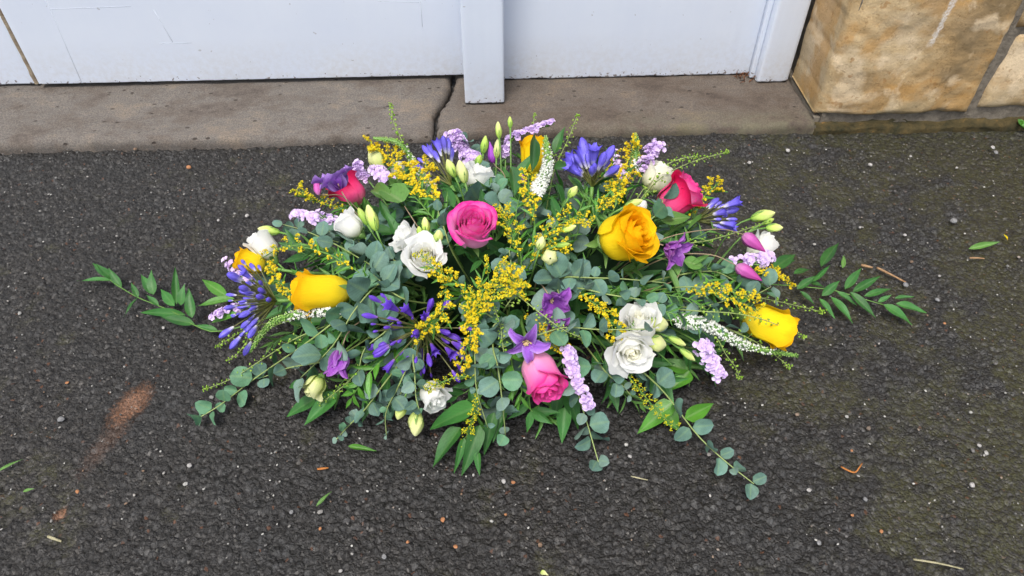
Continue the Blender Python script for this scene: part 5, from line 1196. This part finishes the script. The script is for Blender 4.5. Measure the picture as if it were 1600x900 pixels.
# ---- greenery filling the mound (all round, so that it holds from any side)
def fill():
    r = random.Random(77)
    near = [(c, p) for c, p in zip([q[0] for q in NEAR], ['the large open yellow rose', 'the side-lying yellow rose', 'the goldenrod-covered yellow rose', 'the upright yellow rose', 'the small orange-yellow rose', 'the mauve-pink rose', 'the nodding rose-pink rose', 'the crimson and pink rose', 'the crimson rose under violet clematis'])]
    near += [(at((x, y, .0)), p) for x, y, p in ((665, 405, 'the open cream-white lisianthus'), (988, 530, 'the pair of white blooms'), (664, 515, 'the violet agapanthus'), (925, 265, 'the blue agapanthus trumpets'), (400, 470, 'the agapanthus fan'), (825, 520, 'the star clematis'), (490, 603, 'the creamy lime bud'), (675, 615, 'the hanging lime buds'), (1190, 390, 'the white cup with lime buds'), (1115, 570, 'the statice under the long veronica'), (905, 600, 'the narrow hanging statice'), (630, 255, 'the thick goldenrod plume'), (546, 352, 'the closed white cup'), (1045, 388, 'the bell clematis'), (860, 400, 'the round pale bud'), (745, 275, 'the white lisianthus by the cream-green buds'), (740, 650, 'the fanned broad leaves'), (1025, 277, 'the ivory bloom'), (1090, 440, 'the long clematis bud stalks'))]
    def beside(e): return min(near, key=lambda q: (q[0]-e).length)[1]
    lab_e = 'short eucalyptus stem tucked in beside '; lab_r = 'short glossy-leaved ruscus stem tucked in beside '
    pts = []
    for i in range(150):
        c = (i+.5)/150; el = math.asin(1-c*.97); a = i*2.39996
        pts.append((a+r.uniform(-.2, .2), el))
    for i, (a, el) in enumerate(pts):
        d = Vector((math.cos(a)*math.cos(el), math.sin(a)*math.cos(el), math.sin(el)))
        k = .84+r.uniform(-.08, .08)
        e = DC+Vector((d.x*DR[0]*k, d.y*DR[1]*k, max(.02, d.z*DR[2]*k)))
        f = foam_pt(e); s = (e-f); tw = Vector((r.uniform(-1, 1), r.uniform(-1, 1), r.uniform(-.2, .6)))*.03
        P = [f, f+s*.5+Vector((0, 0, .012)), e, e+s.normalized()*.015+tw]
        hid = e.y > DC.y+.12 and e.z < .13; by = 'the flowers on the side facing the doors' if hid else beside(e)
        if i % 5 == 0: eucalyptus(lab_e+by, P, 36, 24, 5, 500+i, u0=.45, group='filler eucalyptus stems', face=.5)
        elif i % 5 in (1, 3): leafstem('short stem of narrow bright green leaves beside '+by, P, [], 700+i, auto=13, alen=44, awid=.19, u0=.3, group='filler stems of narrow bright leaves', name='greenery_stem', mat=r.choice(['rusbright', 'soft']))
        else: leafstem(lab_r+by, P, [], 600+i, auto=7, alen=58, awid=.34, u0=.3, group='filler ruscus stems')
fill()

# ------------------------------------------------------------------ bits lying on the tarmac
M['pebble'] = mat_rough('pale_pebble', (.30, .29, .275), (.46, .44, .42), 120)
M['pebbleo'] = mat_rough('orange_pebble', (.32, .14, .06), (.45, .22, .11), 120)
M['pebbleg'] = mat_rough('grey_pebble', (.15, .15, .15), (.28, .28, .28), 120)
M['twig'] = mat_rough('dry_twig', (.22, .12, .06), (.38, .24, .13), 120)
M['straw'] = mat_rough('pale_straw', (.26, .24, .14), (.38, .35, .22), 120)
M['rustytwig'] = mat_rough('rusty_twig', (.32, .11, .03), (.45, .18, .05), 120)
def pebble(label, px, py, s, mat, seed, group, z=.003):
    p = on_z(px, py, z); r = random.Random(seed); v, f = ico_template(); v = np.array(v)
    mb = MB(); 
    import bmesh
    bm = bmesh.new(); bmesh.ops.create_icosphere(bm, subdivisions=2, radius=1.0)
    k = s*.42*mpp(p)
    for q in bm.verts:
        n = 1+.28*mnoise.noise(q.co*1.3+Vector((seed*3.1, 0, 0))); q.co = Vector((q.co.x*n*k*1.15, q.co.y*n*k*.95, q.co.z*n*k*.7))
    me = bpy.data.meshes.new('pebble'); bm.to_mesh(me); bm.free(); me.polygons.foreach_set('use_smooth', np.ones(len(me.polygons), bool))
    o = obj('pebble', me, M[mat], label=label, cat='pebble', group=group); o.location = p; o.rotation_euler = (0, 0, r.uniform(0, 6))
def chip_at(x, y):
    marks = [(205, 640, 'near the sand stain'), (1400, 205, 'by the foot of the stone wall'), (1180, 240, 'by the doorstep end that meets the stone wall'), (350, 250, 'by the doorstep below the wide door leaf'), (240, 440, 'near the ruscus past the agapanthus fan'), (1400, 430, 'near the dry brown twig'), (1540, 385, 'near the curled fallen leaf'), (1330, 735, 'near the bent rusty twig'), (1465, 880, 'near the long pale straw'), (505, 780, 'near the lone grass leaf'), (735, 740, 'off the fanned broad leaves'), (85, 840, 'near the short pale straw'), (1000, 745, 'near the tiny pale stalk'), (850, 890, 'near the yellowish leaf scrap'), (1180, 760, 'off the tip of the longest eucalyptus'), (320, 655, 'off the eucalyptus trailing towards the sand'), (650, 860, 'out on the open tarmac')]
    return min(marks, key=lambda q: math.hypot(q[0]-x, q[1]-y))[2]
pp = [(1231, 235, 8), (1171, 254, 7), (1360, 257, 7), (1551, 230, 8), (1423, 244, 5), (1495, 262, 5), (386, 337, 8), (787, 752, 9), (1519, 758, 10), (1530, 696, 7), (1264, 766, 8), (984, 713, 7), (296, 727, 9), (341, 344, 5), (1344, 355, 5), (1414, 367, 6), (255, 512, 6), (532, 892, 7), (1468, 431, 5)]
for i, (x, y, s) in enumerate(pp): pebble('small pale pebble lying '+chip_at(x, y), x, y, s, 'pebble', i, 'pale pebbles on the tarmac')
po = [(802, 754, 7), (692, 812, 9), (712, 854, 8), (637, 847, 6), (121, 768, 7), (105, 598, 6), (295, 261, 9), (1331, 704, 5), (1332, 805, 6), (1377, 830, 7), (500, 826, 6), (790, 804, 5), (1476, 505, 5)]
for i, (x, y, s) in enumerate(po): pebble('small orange-brown stone chip lying '+chip_at(x, y), x, y, s, 'pebbleo', 50+i, 'orange chips on the tarmac', .0025)
pg = [(1556, 238, 8), (1490, 345, 12), (1415, 445, 10), (1465, 468, 8), (95, 655, 12), (1280, 848, 9), (1352, 780, 8), (1150, 725, 8), (455, 800, 8), (600, 870, 9)]
for i, (x, y, s) in enumerate(pg): pebble('small grey stone chip lying '+chip_at(x, y), x, y, s, 'pebbleg', 90+i, 'grey chips on the tarmac')
def twig(name, label, cat, pts, w, mat, z=.004, flat=None):
    P = [on_z(x, y, z+.002*(i % 2)) for i, (x, y) in enumerate(pts)]; C = curve(P, 14); m = mpp(P[0]); mb = MB(); L = Vector(P[0])
    mb.tube([c-L for c in C], [w*m*.5*(1-.5*abs(i/13-.3)) for i in range(14)], 6); o = obj(name, mb, M[mat], label=label, cat=cat); o.location = L
twig('dry_twig', 'thin dry brown twig on the tarmac past the ruscus tips', 'twig', [(1370, 418), (1390, 428), (1415, 441)], 4, 'twig')
twig('dead_leaf', 'short curled brown scrap beside the dry brown twig', 'leaf', [(1346, 414), (1354, 416), (1363, 418)], 5, 'twig')
twig('straw', 'long pale straw lying on the mossy tarmac', 'straw', [(1427, 874), (1465, 880), (1505, 889)], 3.5, 'straw')
twig('straw', 'short pale straw on the bare tarmac below the sand stain', 'straw', [(75, 838), (85, 842), (96, 846)], 5, 'straw')
twig('rusty_twig', 'bent rusty-orange twig on the mossy tarmac', 'twig', [(1314, 729), (1325, 735), (1336, 738), (1343, 730), (1347, 724)], 3, 'rustytwig')
twig('dry_twig', 'faint brown twig on the mossy tarmac past the fallen leaf', 'twig', [(1515, 403), (1526, 403), (1538, 404)], 3, 'twig')
twig('straw', 'tiny pale stalk on the tarmac below the longest eucalyptus', 'straw', [(986, 744), (998, 747), (1012, 750)], 2.5, 'straw')
twig('twig_scrap', 'small orange-brown scrap between the slim fallen leaf and grass leaf', 'twig', [(496, 733), (505, 732), (513, 731)], 4, 'rustytwig')
def fallen(name, label, b, e, w, mat, me, zc='.006', ze='.012'):
    B, Ee = on_z(b[0], b[1], float(zc)), on_z(e[0], e[1], float(ze)); t = thing(name, label, 'leaf', B)
    blade(t, 'blade', me, B, Ee, w*mpp(B), Vector((.15, -.3, 1)), M[mat])
fallen('fallen_leaf', 'curled light green leaf fallen on the mossy tarmac', (1513, 389), (1561, 379), 10, 'soft', RUS[1])
fallen('fallen_leaf', 'small upright green leaf scrap beside the dry brown twig', (1316, 419), (1320, 397), 8, 'soft', RUS[0])
fallen('fallen_leaf', 'thin bright green grass leaf lying alone on the tarmac', (494, 791), (517, 766), 6, 'soft', RUS[2])
fallen('fallen_leaf', 'slim green leaf lying under the thin eucalyptus tip', (544, 697), (588, 704), 9, 'rusbright', RUS[3])
fallen('grass_blade', 'green grass blade by the sand stain', (-6, 738), (34, 716), 5, 'soft', RUS[0])
fallen('fallen_leaf', 'small dull green grass scrap below the sand stain', (36, 768), (52, 763), 5, 'soft', RUS[0])
fallen('fallen_petal', 'tiny orange petal on the mossy tarmac', (1568, 366), (1576, 374), 5, 'yellow', RUS[0])
fallen('fallen_leaf', 'small yellowish leaf scrap lying alone on bare tarmac', (845, 893), (856, 898), 8, 'cream', OVA[0])
def weed():
    p = on_z(1597, 200, .002); t = thing('weed', 'tiny bright green weed at the foot of the stone wall', 'weed', p); r = random.Random(2)
    for k in range(9):
        a = k*2.4; d = Vector((math.cos(a), math.sin(a), .9)).normalized(); blade(t, 'leaf', EUC[k % 5], p+d*.004, p+d*(.012+r.uniform(0, .012)), .010, Vector((0, -.4, 1)), M['rusbright'])
weed()
def grit():
    r = np.random.default_rng(5); n = 2600; m = 0
    x = r.uniform(-1.2, 1.2, n); y = r.uniform(.42, 1.36, n); s = r.uniform(.0008, .0019, n)*(1+1.0*(r.random(n) < .05)); R = []
    for i in range(n):
        q = Matrix.Rotation(r.uniform(0, 6.3), 3, 'Z') @ Matrix.Rotation(r.uniform(-.5, .5), 3, 'X'); R.append(np.array(q) @ np.diag((s[i]*r.uniform(.7, 1.6), s[i], s[i]*.7)))
    mb = MB(); mb.scatter(*ICO, np.array(R), np.stack([x, y, np.full(n, .0005)], 1))
    o = obj('grit', mb.mesh('grit', smooth=False), islandy('grit', [(.05, .05, .048), (.12, .115, .11), (.09, .085, .08), (.28, .27, .25), (.16, .10, .06), (.10, .10, .095), (.42, .41, .38), (.07, .068, .06)], transl=0), kind='stuff'); o['label'] = 'fine loose grit scattered over the tarmac'
grit()
